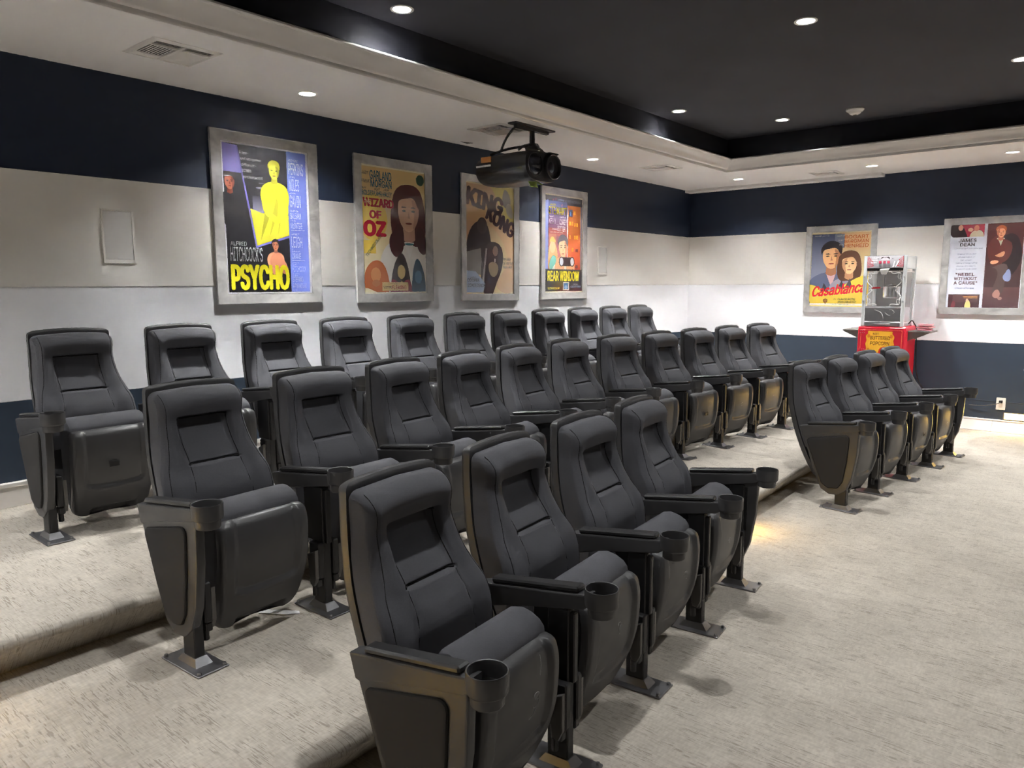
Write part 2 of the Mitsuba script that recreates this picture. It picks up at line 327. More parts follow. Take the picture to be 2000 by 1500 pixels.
def back_cushion():
    zs = spaced([.385, .673, .857, ZT], 84); ws = spaced([-1, -.62, .62, 1], 64) if False else np.sin(np.linspace(-1, 1, 74)*np.pi/2*.96)/math.sin(np.pi/2*.96)
    R = .034; v, f = [], []
    for z in zs:
        hw = float(hwc(z)); top = ZT-z; rc = .035
        if top < rc: hw -= rc-math.sqrt(max(rc*rc-(rc-top)**2, 0))
        u = ws*hw; s = cush_front(u, z)
        e = hw-np.abs(u); k = e < R; s = np.where(k, s-(R-np.sqrt(np.maximum(R*R-(R-e)**2, 0))), s)
        rt_ = .040
        if top < rt_: s = s-(rt_-math.sqrt(max(rt_**2-(rt_-top)**2, 0)))
        sb = float(rear(z))+.047; s = np.maximum(s, sb+.004)
        hb = min(hw+.004, float(hws(z))-.005); row = [(sb, -hb, z)]+list(zip(s, u, np.full(len(u), z)))+[(sb, hb, z)]
        v += [(a, b, arch(b, c)) for a, b, c in row]
    n = len(ws)+2
    for i in range(len(zs)-1):
        for j in range(n-1): a = i*n+j; f += [[a, a+1, a+n+1], [a, a+n+1, a+n]]
        a = i*n; f += [[a+n-1, a, a+n], [a+n-1, a+n, a+2*n-1]]
    m = len(v); t0 = (len(zs)-1)*n
    v.append((float(rear(ZT))+.05, 0, arch(0, ZT))); v.append((float(rear(.385))+.06, 0, .385))
    for j in range(n): f += [[m, t0+j, t0+(j+1) % n], [m+1, (j+1) % n, j]]
    M = trimesh.Trimesh(np.array(v), f, process=False); M.fix_normals(); M.apply_translation([0, UC, 0]); return M
def back_shell():
    zs = np.r_[np.linspace(.165, .2, 5), np.linspace(.22, .90, 24), np.linspace(.915, .985, 12)]; v, f = [], []
    tops = .985
    for z in zs:
        hw = float(hws(z))
        top = tops-z; r = .022; cr = 0
        if top < r: cr = r-math.sqrt(max(r*r-(r-top)**2, 0)); hw -= cr
        sr = float(rear(z))+cr*.6; sf = float(rear(z))+.043-cr*.4; c = .018
        us = np.linspace(-hw+c, hw-c, 15)
        row = [(sf, -hw)]+[(sr+c, -hw), (sr+c*.3, -hw+c*.3)]+[(sr, u) for u in us]+[(sr+c*.3, hw-c*.3), (sr+c, hw), (sf, hw)]+[(sf, u) for u in us[::-1]]
        v += [(a, b, arch(b, z)) for a, b in row]; n = len(row)
    for i in range(len(zs)-1):
        for j in range(n): a, b = i*n+j, i*n+(j+1) % n; f += [[a, b, b+n], [a, b+n, a+n]]
    m = len(v); t0 = (len(zs)-1)*n; P = np.array(v)
    v.append(tuple(P[t0:t0+n].mean(0)+[0, 0, .003])); v.append(tuple(P[:n].mean(0)))
    for j in range(n): f += [[m, t0+j, t0+(j+1) % n], [m+1, (j+1) % n, j]]
    M = trimesh.Trimesh(np.array(v), f, process=False); M.fix_normals(); M.apply_translation([0, UC, 0]); return M
def seam_lines():
    L = []
    for sg in (-1, 1):
        z = np.linspace(.668, .40, 26); u = sg*(.112+.030*ss(.67, .42, z)); L.append(tube(np.c_[cush_front(u, z)+.0005, u, z], .0014, 5))
        z = np.linspace(.846, .680, 20); u = np.full(20, sg*.110); L.append(tube(np.c_[cush_front(u, z)+.001, u, z], .0016, 5))
        z = np.linspace(.955, .42, 40); u = sg*(hwc(z)-.021)
        e = .021; R = .034; s = cush_front(u, z)-(R-math.sqrt(R*R-(R-e)**2))
        t = ZT-z; s = np.where(t < .04, s-(.04-np.sqrt(np.maximum(.04**2-(.04-t)**2, 0))), s)
        L.append(tube(np.c_[s+.0006, u, arch(u, z)], .0013, 5))
    u = np.linspace(-.112, .112, 14); L.append(tube(np.c_[cush_front(u, np.full(14, .673))+.003, u, np.full(14, .673)], .0034, 6)); L.append(tube(np.c_[cush_front(u, np.full(14, .850))+.001, u, np.full(14, .851)], .0042, 6))
    for m in L: m.apply_translation([0, UC, 0])
    return L
pan_f = PCH([.05, .09, .14, .22, .32, .42, .47, .505], [-.062, -.040, -.014, .020, .042, .048, .042, .030])
def seat_pan():
    zs = np.r_[np.linspace(.055, .115, 16), np.linspace(.13, .44, 30), np.linspace(.45, .512, 14)]; ws = np.sin(np.linspace(-1, 1, 48)*1.5)/math.sin(1.5); v, f = [], []
    for z in zs:
        hw = float(np.interp(z, [.055, .12, .3, .45, .512], [.178, .190, .200, .199, .192])); b, t = z-.055, .512-z
        if b < .05: hw -= .05-math.sqrt(max(.0025-(.05-b)**2, 0))
        if t < .03: hw -= (.03-math.sqrt(max(.0009-(.03-t)**2, 0)))
        u = ws*hw; au = np.abs(u); s = np.full(len(u), float(pan_f(min(z, .505))))
        s -= .017*(1-ss(.130, .148, au))*ss(.205, .228, z+.25*np.maximum(au-.09, 0)*-1)      # recessed field, open at the top
        s -= .045*(1-ss(.085, .12, au))*(1-ss(.085, .108, z))                              # notch in the lower edge
        s -= .030*(au/.2)**2*.6
        e = hw-au; R = .020; s = np.where(e < R, s-(R-np.sqrt(np.maximum(R*R-(R-e)**2, 0))), s)
        if t < .028: s = s-(.028-math.sqrt(max(.028**2-(.028-t)**2, 0)))*1.1
        if b < .02: s = s-(.02-math.sqrt(max(.0004-(.02-b)**2, 0)))
        sb = np.minimum(float(pan_f(min(z, .505)))-.055, s-.003)
        v += list(zip(s, u, np.full(len(u), z)))+[(sb[-1], hw, z), (sb[0], -hw, z)]
    n = len(ws)+2
    for i in range(len(zs)-1):
        for j in range(n): a, b = i*n+j, i*n+(j+1) % n; f += [[a, b, b+n], [a, b+n, a+n]]
    m = len(v); t0 = (len(zs)-1)*n; P = np.array(v); v.append(tuple(P[t0:t0+n].mean(0))); v.append(tuple(P[:n].mean(0)))
    for j in range(n): f += [[m, t0+j, t0+(j+1) % n], [m+1, (j+1) % n, j]]
    M = trimesh.Trimesh(np.array(v), f, process=False); M.fix_normals(); M.apply_translation([0, UC, 0]); return M
def seat_cushion():
    poly = [(-.012, .500), (-.016, .524), (-.035, .546), (-.065, .562), (-.100, .570), (-.135, .562), (-.160, .53), (-.168, .45), (-.165, .25), (-.14, .14), (-.095, .09), (-.075, .09), (-.045, .20), (-.02, .35)]
    m = prism(poly, UC-.190, UC+.190, .022); return m
ARM_POLY = [(-.338, .560), (-.30, .568), (.062, .612), (.085, .612), (.085, .575), (.062, .560), (-.20, .512), (-.300, .485), (-.318, .490)]
def armrest():
    return prism(ARM_POLY, -.027, .027, .006)
def arm_pad():
    m = cbox([-.285, -.024, 0], [.050, .024, .020], .006); a = math.atan2(.612-.568, .362)
    m.apply_transform(trimesh.transformations.rotation_matrix(-a, [0, 1, 0])); m.apply_translation([0, 0, .605]); return m
def cup_holder():
    o = lathe([(.0, .548), (.040, .548), (.043, .552), (.0445, .578), (.050, .580), (.0535, .586), (.0545, .634), (.053, .637), (.0495, .636), (.048, .630), (.047, .590), (.040, .584), (.039, .556), (.0, .556)], 40)
    o.apply_translation([.118, 0, 0]); return o
def post(): return cbox([-.066, -.020, .010], [.012, .020, .545], .004)
def side_plate(): return cbox([-.125, -.013, .30], [.030, .013, .535], .004)
def base_plate():
    P = cbox([-.155, -.062, .001], [.100, .062, .008], .002)
    H = hull([(-.092, -.034, .006), (-.092, .034, .006), (.040, -.034, .006), (.040, .034, .006), (-.070, -.023, .034), (-.070, .023, .034), (.016, -.023, .034), (.016, .023, .034)])
    return cat_([P, H])
def bolt(s, u):
    m = lathe([(0, .006), (.011, .006), (.011, .009), (.0075, .0095), (.0075, .016), (.0055, .018), (0, .018)], 6, (s, u, 0)); return m
def hinge_bracket(sg):
    a = cbox([-.045, .022, .155], [.024, .052, .310], .005); b = cbox([-.03, .030, .115], [.012, .058, .150], .004); c = trimesh.creation.cylinder(radius=.012, height=.05, sections=12, transform=trimesh.transformations.translation_matrix([-.02, .045, .10]))
    m = cat_([a, b, c])
    if sg < 0: m.apply_scale([1, -1, 1]); m.invert()
    return m
def hinge_arm(sg):
    m = prism([(-.035, .26), (.020, .285), (.020, .16), (.005, .125), (-.02, .13)], .052, .070, .003)
    if sg < 0: m.apply_scale([1, -1, 1]); m.invert()
    return m
PANEL = rounded([(-.318, .520), (.080, .600), (.072, .40), (.045, .23), (.008, .140), (-.045, .100), (-.110, .098), (-.170, .130), (-.232, .27)], .035)
INSET = rounded([(-.285, .478), (.020, .540), (.010, .36), (-.014, .20), (-.045, .150), (-.110, .142), (-.160, .168), (-.212, .29)], .028)
def end_panel(sg):
    m = prism(PANEL, -.012, .0262, .009)
    if sg < 0: m.apply_scale([1, -1, 1]); m.invert()
    return m
def fabric_inset(sg):
    m = prism(INSET, .020, .038, .011)
    if sg < 0: m.apply_scale([1, -1, 1]); m.invert()
    return m
def scribble(kind):
    """chalk-like wear marks on the underside of some folded seats"""
    r = np.random.default_rng(kind); L = []
    def line(pts): 
        q = spline(pts, 10); s = np.array([float(pan_f(np.clip(z, .06, .5))) for z in q[:, 1]])-.010-.018*(q[:, 0]/.2)**2+.0012
        L.append(tube(np.c_[s, q[:, 0], q[:, 1]], .0011, 4))
    c = {1: (.05, .36), 2: (.0, .37), 3: (.02, .36), 4: (-.02, .34)}[kind]; a = .016
    if kind == 1:
        line([(c[0]-a, c[1]+a), (c[0], c[1]+1.6*a), (c[0]+a, c[1]+a), (c[0]-.2*a, c[1]+.2*a)]); line([(c[0]-.2*a, c[1]+.2*a), (c[0]+a, c[1]-.5*a), (c[0]-.1*a, c[1]-1.3*a), (c[0]-a, c[1]-.9*a)]); line([(c[0]+.02, c[1]+.07), (c[0]+.03, c[1]+.10), (c[0]+.034, c[1]+.125)]); line([(c[0]-.035, c[1]-.045), (c[0]-.01, c[1]-.035), (c[0]+.005, c[1]-.02)])
    elif kind == 2:
        line([(c[0]-.7*a, c[1]+.7*a), (c[0], c[1]+1.2*a), (c[0]+.7*a, c[1]+.5*a), (c[0], c[1]-.3*a), (c[0], c[1]-.8*a)]); line([(c[0]+.002, c[1]-1.5*a), (c[0]+.004, c[1]-1.7*a), (c[0]+.006, c[1]-1.6*a)])
    elif kind == 3:
        line([(c[0]-.8*a, c[1]), (c[0]-.5*a, c[1]+.9*a), (c[0]+.1*a, c[1]+.8*a)]); line([(c[0]+.4*a, c[1]+.9*a), (c[0]+.9*a, c[1]+.4*a), (c[0]+.6*a, c[1]-.4*a)]); line([(c[0]+.7*a, c[1]-1.3*a), (c[0]+.8*a, c[1]-1.5*a), (c[0]+.9*a, c[1]-1.4*a)])
    else:
        line([(c[0]-a, c[1]+.4*a), (c[0], c[1]+a), (c[0]+a, c[1]+.5*a)]); line([(c[0]-.5*a, c[1]-.4*a), (c[0]+.4*a, c[1]-.3*a)])
    m = cat_(L); m.apply_translation([0, UC, 0]); return m
def badge():
    m = cbox([0, -.024, -.014], [.004, .024, .014], .001); m.apply_translation([float(pan_f(.33))-.009, UC-.01, .33]); return m

P_ = lambda mesh, m, sm=False: mikit.ply(mesh, m, smooth=sm)
SEAT = {'back_shell': P_(back_shell(), 'm_plastic', 45), 'back_cushion': P_(back_cushion(), 'm_fabric', 42), 
        'seat_pan': P_(seat_pan(), 'm_plastic', 50), 'seat_cushion': P_(seat_cushion(), 'm_fabric', 40)}
SEAMS = [P_(m, 'm_thread') for m in seam_lines()]
STAND = {'post': P_(post(), 'm_plastic_dark'), 'side_plate': P_(side_plate(), 'm_plastic_dark'), 'base_plate': P_(base_plate(), 'm_foot', 25), 'armrest': P_(armrest(), 'm_plastic', 30),
         'armrest__arm_pad': P_(arm_pad(), 'm_pad'), 'armrest__cup_holder': P_(cup_holder(), 'm_plastic', 40)}
BOLTS = [P_(bolt(s, u), 'm_bolt') for s in (-.142, .088) for u in (-.049, .049)]
HINGE = {s: (P_(hinge_bracket(s), 'm_plastic_dark'), P_(hinge_arm(s), 'm_bracket')) for s in (-1, 1)}
ENDS = {s: (P_(end_panel(s), 'm_plastic', 40), P_(fabric_inset(s), 'm_inset', 40)) for s in (-1, 1)}
SCRIB = {k: P_(scribble(k), 'm_scuff') for k in (1, 2, 3, 4)}; BADGE = P_(badge(), 'm_plastic_dark')

def put(key, shape, M):
    b = key; n = 1
    while key in scene: key = f'{b}_{n:03d}'; n += 1
    scene[key] = {**shape, 'to_world': M}; return key
def frame(x, y, z, a): return T([[math.cos(a), math.sin(a), 0, x], [-math.sin(a), math.cos(a), 0, y], [0, 0, 1, z], [0, 0, 0, 1]])
def standard(k, M, sides, end=0):
    for part, sh in STAND.items():
        if '__' in part: continue
        pk = put(f'{k}__{part}', sh, M)
        if part == 'armrest':
            put(f'{pk}__arm_pad', STAND['armrest__arm_pad'], M); put(f'{pk}__cup_holder', STAND['armrest__cup_holder'], M)
        if part == 'base_plate':
            for b in BOLTS: put(f'{pk}__bolt', b, M)
    for s in sides:
        put(f'{k}__hinge_bracket', HINGE[s][0], M); hk = put(f'{k}__hinge_cover', HINGE[s][1], M); labels[hk] = {'label': 'pale grey metal hinge cover'}
    if end:
        pk = put(f'{k}__end_panel', ENDS[end][0], M); put(f'{pk}__fabric_inset', ENDS[end][1], M)
def seat(x, y, z, a, label, group, first=False, last=False, mark=0, x1=None):
    k = name('cinema_seat'); tag(k, label, 'seat', group); M = frame(x, y, z, a)
    for part, sh in SEAT.items(): put(f'{k}__{part}', sh, M)
    for sh in SEAMS: put(f'{k}__back_cushion__seam', sh, M)
    if mark in SCRIB: labels[put(f'{k}__seat_pan__scuff_mark', SCRIB[mark], M)] = {'label': 'pale scratched marks on the folded seat'}
    if mark == 9: put(f'{k}__seat_pan__badge', BADGE, M)
    standard(k, M, (1,) if first else (-1, 1), -1 if first else 0)
    if last: standard(k, frame(x1[0], x1[1], z, a), (-1,), 1)
D2 = math.radians
ROWS = {
 'back': (ZC, [(.779, -8.155, .8), (.787, -7.558, 1.3), (.801, -6.96, 2.1), (.823, -6.364, 1.5), (.838, -5.765, 2.2), (.861, -5.168, 1.0), (.872, -4.572, -1.4), (.857, -3.975, -1.2), (.845, -3.378, -1.1), (.834, -2.781, -1.4), (.82, -2.184, -1.5)], (.804, -1.587)),
 'middle': (ZB, [(2.179, -8.158, -2.7), (2.15, -7.562, -.9), (2.141, -6.965, -5.0), (2.089, -6.373, -6.4), (2.021, -5.78, -5.0), (1.969, -5.186, -1.9), (1.949, -4.589, 5.2), (2.004, -3.995, 5.7), (2.064, -3.401, 5.5), (2.121, -2.808, 5.4), (2.177, -2.213, 7.5)], (2.255, -1.621)),
 'near front': (0, [(3.479, -8.149, -5.3), (3.424, -7.559, -5.9), (3.362, -6.966, -4.4), (3.317, -6.368, -6.3)], (3.25, -5.773)),
 'far front': (0, [(3.278, -4.051, 5.9), (3.34, -3.456, 6.0), (3.402, -2.862, 6.2), (3.468, -2.268, 5.7)], (3.526, -1.674))}
ORD = ['first', 'second', 'third', 'fourth', 'fifth', 'sixth', 'seventh', 'eighth', 'ninth', 'tenth', 'eleventh']
LB = {
 'back': ['black seat at the near end of the back row, beside the white baseboard', 'black seat second from the near end of the back row, left below the yellow poster', 'black seat third from the near end of the back row, below the yellow poster', 'black seat fourth from the near end of the back row',
          'black seat fifth from the near end of the back row, below the second poster', 'black seat in the centre of the back row, with five seats on either side', 'black seat fifth from the far end of the back row, below the third poster', 'black seat fourth from the far end of the back row, below the fourth poster',
          'black seat third from the far end of the back row', 'black seat second from the far end of the back row', 'black cinema seat at the far end of the back row, nearest the room corner'],
 'middle': ['black cinema seat at the near end of the middle row with a fabric end panel', 'black cinema seat second from the near end of the middle row', 'black cinema seat third from the near end of the middle row', 'black cinema seat fourth from the near end of the middle row', 'black cinema seat fifth from the near end of the middle row', 'black cinema seat sixth, the centre one, of the middle row', 'black cinema seat fifth from the far end of the middle row',
            'black cinema seat fourth from the far end of the middle row', 'black cinema seat third from the far end of the middle row', 'black cinema seat second from the far end of the middle row', 'black seat at the far end of the middle row, seen against the navy wall'],
 'near front': ['large black cinema seat closest to the camera, first of the near front block', 'black cinema seat second from the camera in the near front block', 'black cinema seat third from the camera in the near front block', 'black seat at the far end of the near front block, next to the aisle gap'],
 'far front': ['black seat at the near end of the far front block, with a fabric end panel', 'black cinema seat second from the aisle gap in the far front block', 'black seat third from the aisle gap, in front of the red popcorn cart', 'black seat at the far end of the front row, nearest the wall outlet']}
MARK = {('near front', 0): 1, ('near front', 1): 2, ('near front', 2): 3, ('near front', 3): 4, ('back', 0): 9, ('middle', 8): 4, ('middle', 9): 4, ('far front', 3): 4, ('far front', 2): 9, ('middle', 7): 9}
for r, (z, L, end) in ROWS.items():
    for i, (x, y, a) in enumerate(L):
        seat(x, y, z, D2(a), LB[r][i], f'cinema seats of the {r} {"block" if "front" in r else "row"}', i == 0, i == len(L)-1, MARK.get((r, i), 0), end)
# ------------------------------------------------------------------ posters: flat print in layers behind glass, in a pewter frame
class Print:
    """flat coloured shapes on a sheet W x H metres; a from 0 to 1 across, b from 0 to 1 up; each later shape lies .04 mm in front"""
    def __init__(s, W, H): s.W, s.H, s.n, s.parts = W, H, 0, []
    def put(s, v2, f, col, up=1):
        s.n += up; v = np.c_[v2, np.full(len(v2), s.n*.00004)]; s.parts.append((v, np.array(f), np.tile(lin(col), (len(v), 1))))
    def poly(s, pts, col, metres=False):
        g = pts if hasattr(pts, 'geom_type') else Polygon(pts)
        if not metres: g = affinity.scale(g, s.W, s.H, origin=(0, 0))
        g = g.buffer(0).intersection(sbox(0, 0, s.W, s.H))
        for q in getattr(g, 'geoms', [g]):
            if q.geom_type == 'Polygon' and q.area > 1e-9:
                v, f = trimesh.creation.triangulate_polygon(q, engine='earcut'); s.put(v, f, col)
    def rect(s, a0, b0, a1, b1, col): s.poly(sbox(a0, b0, a1, b1), col)
    def grad(s, a0, b0, a1, b1, c0, c1, vertical=True):
        s.n += 1; v = np.array([(a0*s.W, b0*s.H), (a1*s.W, b0*s.H), (a1*s.W, b1*s.H), (a0*s.W, b1*s.H)]); k0, k1 = lin(c0), lin(c1)
        s.parts.append((np.c_[v, np.full(4, s.n*.00004)], np.array([[0, 1, 2], [0, 2, 3]]), np.array([k0, k0, k1, k1] if vertical else [k0, k1, k1, k0])))
    def ell(s, a, b, ra, rb, col, rot=0):
        g = affinity.rotate(affinity.scale(Point(0, 0).buffer(1, quad_segs=10), ra*s.W, rb*s.W), rot); s.poly(affinity.translate(g, a*s.W, b*s.H), col, True)
    def blob(s, pts, col, n=40):
        p = np.array(pts+pts[:1], float); q = spline(p, n) if len(pts) > 3 else p; s.poly(Polygon(q).buffer(0), col)
    def text(s, t, a0, b0, a1, b1, col, bold=True, shear=0, rot=0, outline=None, fat=0.):
        m = meshkit.text_mesh(t, .1, .001, bold); v = m.vertices.copy(); lo, hi = v[:, :2].min(0), v[:, :2].max(0)
        k = np.abs(m.face_normals[:, 2]-1) < .1
        v = (v[:, :2]-lo)/(hi-lo)*[(a1-a0)*s.W, (b1-b0)*s.H]; v[:, 0] += shear*v[:, 1]
        if rot: c, d = math.cos(math.radians(rot)), math.sin(math.radians(rot)); v = v @ np.array([[c, d], [-d, c]])
        v += [a0*s.W, b0*s.H]; f = m.faces[k]; u, i = np.unique(f, return_inverse=True)
        if outline: s.put(v[u]+[.0022, -.0022], i.reshape(-1, 3), outline)
        for dx, dy in ((-1, 0), (1, 0), (0, .5), (0, -.5)) if fat else (): s.put(v[u]+[fat*dx, fat*dy], i.reshape(-1, 3), col, dx == -1)
        s.put(v[u], i.reshape(-1, 3), col, not fat)
    def bust(s, a, b, r, skin, hair, coat, shade, look=1, shirt=None, long=False):
        """a plain nobody: shoulders, neck, head, hair and a few flat shadows; (a, b) the centre of the face, r its half width in sheet widths"""
        h = r*s.W/s.H; P = lambda L: [(a+x*r, b+y*h) for x, y in L]
        s.blob(P([(-2.6, -4.6), (-2.3, -2.6), (-.9, -1.75), (.9, -1.75), (2.3, -2.6), (2.6, -4.6)]), coat)
        if long: s.blob(P([(-1.5, .3), (-1.55, -1.3), (-1.2, -2.1), (0, -2.2), (1.2, -2.1), (1.55, -1.3), (1.5, .3), (1.1, 1.5), (0, 1.9), (-1.1, 1.5)]), hair)
        if shirt: s.poly(P([(-.55, -1.7), (.55, -1.7), (.1, -3.4)]), shirt)
        s.poly(P([(-.5, -.6), (.5, -.6), (.58, -1.85), (0, -2.1), (-.58, -1.85)]), shade)
        s.blob(P([(-.95, .35), (-.88, -.4), (-.45, -1.1), (0, -1.3), (.45, -1.1), (.88, -.4), (.95, .35), (.7, 1.1), (0, 1.4), (-.7, 1.1)]), skin)
        s.blob(P([(.30*look, .9), (.94*look, .3), (.86*look, -.45), (.42*look, -1.1), (.5*look, -.3), (.42*look, .3)]), shade)
        s.blob(P([(-1.05, .3), (-.85, .75), (-.2, .95), (.6, .85), (1.0, .3), (1.12, .9), (.75, 1.55), (0, 1.8), (-.8, 1.5), (-1.15, .9)]), hair)
        for e in (-.42, .42):
            s.ell(a+e*r, b+.12*h, .17*r, .07*r, '#2a211f'); s.ell(a+e*r, b+.36*h, .24*r, .05*r, hair)
        s.poly(P([(.0, .1), (.14*look, -.35), (-.1*look, -.38)]), shade); s.ell(a, b-.72*h, .3*r, .075*r, '#9c4f45')
    def mesh(s):
        V, F, Cc, o = [], [], [], 0
        for v, f, c in s.parts: V.append(v); F.append(f+o); Cc.append(c); o += len(v)
        V, F, Cc = np.vstack(V), np.vstack(F), np.vstack(Cc)
        nz = np.cross(V[F[:, 1]]-V[F[:, 0]], V[F[:, 2]]-V[F[:, 0]])[:, 2]; F[nz < 0] = F[nz < 0][:, ::-1]
        V[:, :2] -= [s.W/2, s.H/2]; return trimesh.Trimesh(V, F, process=False), Cc
def poster(wall, c, z, FW, FH, label, sheet, tilt=0., PW=.69, PH=1.024, off=0.):
    """wall 'left': c = y; wall 'far': c = x"""
    k = name('poster'); tag(k, label, 'poster', 'framed film posters on the walls')
    R = np.array([[0, 0, 1], [1, 0, 0], [0, 1, 0.]]) if wall == 'left' else np.array([[1, 0, 0], [0, 0, -1], [0, 1, 0.]])
    M = np.eye(4); M[:3, :3] = R @ trimesh.transformations.rotation_matrix(math.radians(tilt), [0, 0, 1])[:3, :3]; M[:3, 3] = (off+.004, c, z) if wall == 'left' else (c, -.004-off, z)
    def A(key, m, b, **q): m.apply_transform(M); return add(key, m, b, **q)
    W, H, iw, ih = FW/2, FH/2, PW/2-.008, PH/2-.008
    prof = [(0, .001), (.0, .014), (.004, .018), (.022, .021), (.05, .019), (.9, .014), (1, .012), (1, .006)]      # 0 outer rim, 1 inner rim; depth
    def rail(o0, o1, i0, i1):
        v = []; n = len(prof)
        for q0, q1 in ((o0, i0), (o1, i1)):
            q0, q1 = np.array(q0), np.array(q1)
            for t, d in prof: v.append(np.r_[q0+(q1-q0)*t, d])
        f = []
        for i in range(n): j = (i+1) % n; f += [[i, j, n+j], [i, n+j, n+i]]
        for i in range(1, n-1): f += [[0, i+1, i], [n, n+i, n+i+1]]
        m = trimesh.Trimesh(np.array(v), f, process=False); m.fix_normals(); return m
    O = [(-W, -H), (W, -H), (W, H), (-W, H)]; I = [(-iw, -ih), (iw, -ih), (iw, ih), (-iw, ih)]
    for i in range(4): A(f'{k}__frame_rail', rail(O[i], O[(i+1) % 4], I[i], I[(i+1) % 4]), 'm_pewter')
    A(f'{k}__backing', bx([-PW/2, -PH/2, .0005], [PW/2, PH/2, .003]), 'm_paper')
    m, col = sheet.mesh(); m.apply_translation([0, 0, .0033]); A(f'{k}__print', m, 'm_print', color=col)
    g = trimesh.Trimesh([(-iw-.004, -ih-.004, .0118), (iw+.004, -ih-.004, .0118), (iw+.004, ih+.004, .0118), (-iw-.004, ih+.004, .0118)], [[0, 1, 2], [0, 2, 3]], process=False)
    A(f'{k}__glass', g, 'm_glass')

# nearest poster: yellow figure on black, blue name column
p = Print(.69, 1.024)
p.rect(0, 0, 1, 1, '#e9e8ee'); p.rect(.03, .018, .965, .982, '#17151a')
p.poly([(.03, .982), (.175, .975), (.225, .80), (.03, .80)], '#9a93d6'); p.poly([(.175, .975), (.19, .975), (.37, .31), (.345, .315)], '#7d79c4')
p.poly([(.345, .315), (.77, .40), (.77, .415), (.35, .33)], '#6a66b4'); p.rect(.735, .018, .965, .982, '#7c8ddb')
p.grad(.60, .018+.4, .735, .6, '#2b272c', '#17151a'); p.grad(.33, .55, .45, .66, '#5f5d72', '#2a2830'); p.ell(.46, .715, .09, .012, '#8f8ea6'); p.rect(.41, .745, .46, .748, '#cfcfe0')
p.poly([(.30, .575), (.42, .55), (.735, .545), (.735, .41), (.36, .33)], '#e2da45'); p.poly([(.40, .36), (.52, .54), (.46, .55)], '#bdb63a'); p.poly([(.5, .385), (.6, .54), (.56, .545)], '#c9c140'); p.poly([(.6, .40), (.66, .54), (.63, .54)], '#cdc543')
p.bust(.585, .835, .062, '#f0ec4d', '#e3d93f', '#efe83d', '#c3b935', 1)
p.blob([(.46, .74), (.43, .62), (.47, .54), (.62, .52), (.715, .53), (.73, .66), (.70, .73), (.60, .755)], '#efe83d')
p.poly([(.55, .55), (.60, .53), (.62, .62), (.60, .66)], '#cfc63a'); p.poly([(.67, .73), (.725, .68), (.68, .42), (.62, .40)], '#e8e03c')
p.bust(.09, .735, .055, '#d98a70', '#241a1b', '#141216', '#a85c4a', 1)
p.bust(.565, .335, .038, '#d08a68', '#241a1c', '#c98a6a', '#9a5f4c', -1); p.blob([(.50, .20), (.52, .27), (.60, .28), (.66, .24), (.70, .19)], '#ba7a5c')
for t, b in (('A new-', .922), ('and altogether', .882), ('different-', .845), ('screen', .808), ('excitement!!!', .768)):
    p.text(t, .205+.03*(.922-b)/.15, b, .205+.03*(.922-b)/.15+.0165*len(t), b+.021, '#eceaf0')
for t, b0, b1, wd in (('ANTHONY', .918, .934, .12), ('PERKINS', .828, .910, .175), ('VERA', .806, .818, .07), ('MILES', .718, .800, .12), ('JOHN', .696, .708, .07), ('GAVIN', .606, .690, .13), ('MARTIN', .574, .586, .10), ('BALSAM', .525, .568, .125), ('JOHN', .508, .518, .06), ('McINTIRE', .458, .50, .14),
                      ('JANET', .412, .426, .10), ('LEIGH', .326, .404, .13), ('AS', .312, .320, .02), ('MARION', .294, .306, .10), ('CRANE', .248, .288, .11), ('DIRECTED BY', .216, .224, .08), ('ALFRED', .203, .212, .06), ('HITCHCOCK', .158, .198, .165), ('SCREENPLAY BY', .142, .15, .09), ('JOSEPH', .128, .137, .06), ('STEFANO', .086, .124, .125), ('A PARAMOUNT', .042, .076, .165), ('Release', .026, .036, .05)):
    p.text(t, .755, b0, .755+wd, b1, '#e8ebfa', False)
p.rect(.755, .447, .925, .450, '#eeeeff'); p.rect(.755, .236, .925, .239, '#eeeeff')
p.text('ALFRED', .065, .325, .24, .352, '#eeeef2', False); p.text("HITCHCOCK'S", .06, .222, .41, .318, '#eeeef2', False)
p.text('PSYCHO', .065, .034, .705, .202, '#efe52e', True, fat=.007)
poster('left', -6.41, 2.017, .83, 1.148, 'grey-framed poster with a yellow figure and blue name column, nearest on the left wall', p)
# second: pale yellow with a large smiling portrait
p = Print(.69, 1.024)
p.rect(0, 0, 1, 1, '#e6ddc4'); p.grad(.0, .02, 1, .98, '#efe6c6', '#dcc088'); p.blob([(.02, .70), (.3, .73), (.38, .55), (.2, .42), (.02, .47)], '#ead06a'); p.rect(.02, .32, .2, .42, '#e6c858')
p.bust(.72, .655, .175, '#dcb8a0', '#5a3030', '#e9e4dc', '#c39a86', 1, None, True)
p.blob([(.47, .50), (.42, .36), (.5, .30), (.62, .36), (.6, .55)], '#4c2a2c'); p.blob([(.88, .55), (.98, .48), (.985, .33), (.9, .34), (.84, .45)], '#4c2a2c'); p.poly([(.64, .42), (.80, .42), (.72, .28)], '#efece6'); p.ell(.72, .405, .075, .014, '#4a7f86')
p.blob([(.03, .05), (.05, .2), (.15, .26), (.28, .255), (.37, .16), (.39, .03), (.2, .02)], '#c9754a'); p.ell(.19, .155, .075, .085, '#dca06e'); p.ell(.19, .09, .06, .04, '#c98860')
p.blob([(.40, .03), (.44, .16), (.52, .29), (.60, .33), (.66, .28), (.71, .17), (.74, .03)], '#2a2328'); p.ell(.585, .18, .062, .085, '#d9c089'); p.blob([(.40, .03), (.46, .12), (.58, .09), (.70, .12), (.76, .03)], '#8c3440'); p.poly([(.5, .03), (.585, .11), (.68, .03)], '#d8bf72')
